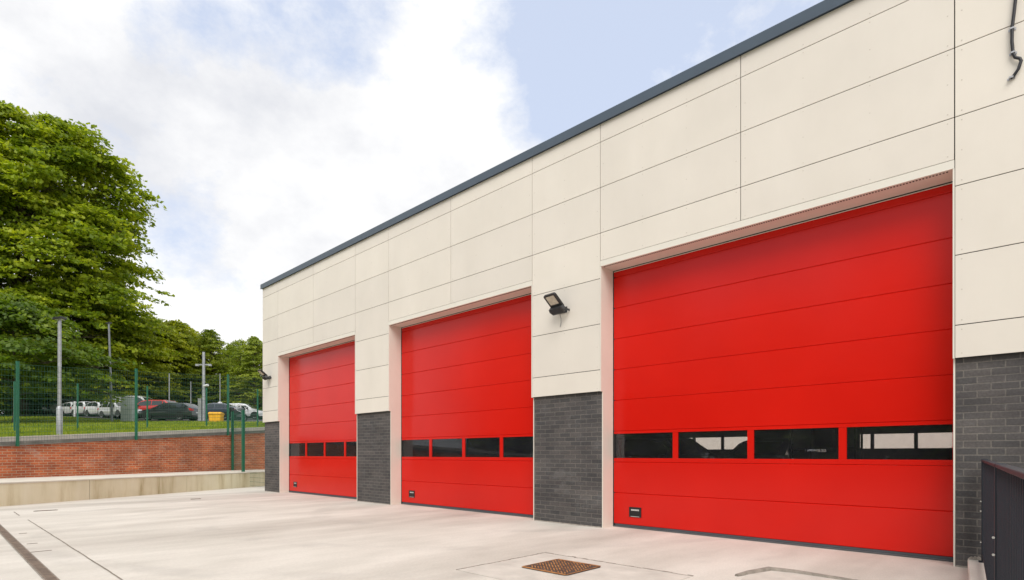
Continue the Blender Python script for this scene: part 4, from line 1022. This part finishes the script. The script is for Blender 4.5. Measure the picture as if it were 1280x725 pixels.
# ================================================================== LIGHT
SUN_EL, SUN_AZ = R(48), R(142)      # azimuth measured clockwise from +Y (north)
w = bpy.data.worlds.new('World'); scene.world = w; w.use_nodes = True; nt = w.node_tree; nt.nodes.clear()
out = node(nt,'ShaderNodeOutputWorld'); bg = node(nt,'ShaderNodeBackground'); bg.inputs[1].default_value = 0.10
sky = node(nt,'ShaderNodeTexSky'); sky.sky_type='NISHITA'; sky.sun_disc=False; sky.sun_elevation=SUN_EL; sky.sun_rotation=SUN_AZ; sky.air_density=1.0; sky.dust_density=1.5
tc = node(nt,'ShaderNodeTexCoord')
mp = node(nt,'ShaderNodeMapping'); mp.inputs['Scale'].default_value=(1,1,1.5); mp.inputs['Location'].default_value=(.35,.1,.2); lnk(nt,tc.outputs['Generated'],mp.inputs['Vector'])
n1 = noise(nt,3.1,12,mp.outputs[0],.66)
n2 = noise(nt,2.6,9,mp.outputs[0],.60)
acc = n1.outputs[0]
# gaps in the cloud deck: direction, angular radius in degrees, depth
for d_,rad,amp in (((-.733,.334,.64),10,.24),((-.816,.233,.529),5,.16),((-.900,.240,.37),7,.10),((-.521,.644,.62),12,.15),((-.322,.736,.595),21,.20),((.3,-.5,.8),40,.2),((.8,.4,.4),30,.2),((-.2,-.9,.5),26,.2)):
    dv_ = Vector(d_).normalized()
    dp = node(nt,'ShaderNodeVectorMath'); dp.operation='DOT_PRODUCT'; dp.inputs[1].default_value=dv_; lnk(nt,tc.outputs['Generated'],dp.inputs[0])
    mr = node(nt,'ShaderNodeMapRange'); mr.interpolation_type='SMOOTHSTEP'; mr.inputs['From Min'].default_value=math.cos(R(rad)); mr.inputs['From Max'].default_value=1.0; mr.inputs['To Min'].default_value=0; mr.inputs['To Max'].default_value=amp
    lnk(nt,dp.outputs['Value'],mr.inputs['Value'])
    sb = node(nt,'ShaderNodeMath'); sb.operation='SUBTRACT'; lnk(nt,acc,sb.inputs[0]); lnk(nt,mr.outputs[0],sb.inputs[1]); acc = sb.outputs[0]
cm = ramp(nt, acc, [(.24,(0,0,0)),(.34,(.55,.55,.55)),(.42,(1,1,1))])
cc = ramp(nt, n2.outputs[0], [(.31,(4.5,4.6,4.9)),(.43,(5.5,5.53,5.65)),(.53,(6.3,6.3,6.3))])
base = mixc(nt, .8, sky.outputs[0], (4.3,4.8,5.9))
col = mixc(nt, cm, base, cc)
lnk(nt,col,bg.inputs[0]); lnk(nt,bg.outputs[0],out.inputs[0])
sl = bpy.data.lights.new('sun','SUN'); sl.energy=1.5; sl.angle=R(38); sl.color=(1,.95,.88); so = bpy.data.objects.new('sun',sl); C.objects.link(so)
sd = Vector((math.sin(SUN_AZ)*math.cos(SUN_EL), math.cos(SUN_AZ)*math.cos(SUN_EL), math.sin(SUN_EL)))
so.rotation_euler = (-sd).to_track_quat('-Z','Y').to_euler(); so.location = sd*60

# ================================================================== CAMERA
cd = bpy.data.cameras.new('camera'); cam = bpy.data.objects.new('camera',cd); C.objects.link(cam); scene.camera = cam
cam.location=(0,0,HC); cam.rotation_euler=(R(90),0,AL); cd.sensor_width=36; cd.sensor_fit='HORIZONTAL'; cd.lens=36*F/1280; cd.shift_y=(HOR-362.5)/1280; cd.clip_start=.05; cd.clip_end=2000
scene.render.engine='CYCLES'
scene.view_settings.view_transform='Standard'; scene.view_settings.look='None'; scene.view_settings.gamma=1; scene.view_settings.exposure=0.78
scene.cycles.max_bounces=8; scene.cycles.transparent_max_bounces=16; scene.cycles.caustics_reflective=False; scene.cycles.caustics_refractive=False
scene.cycles.sample_clamp_indirect=8
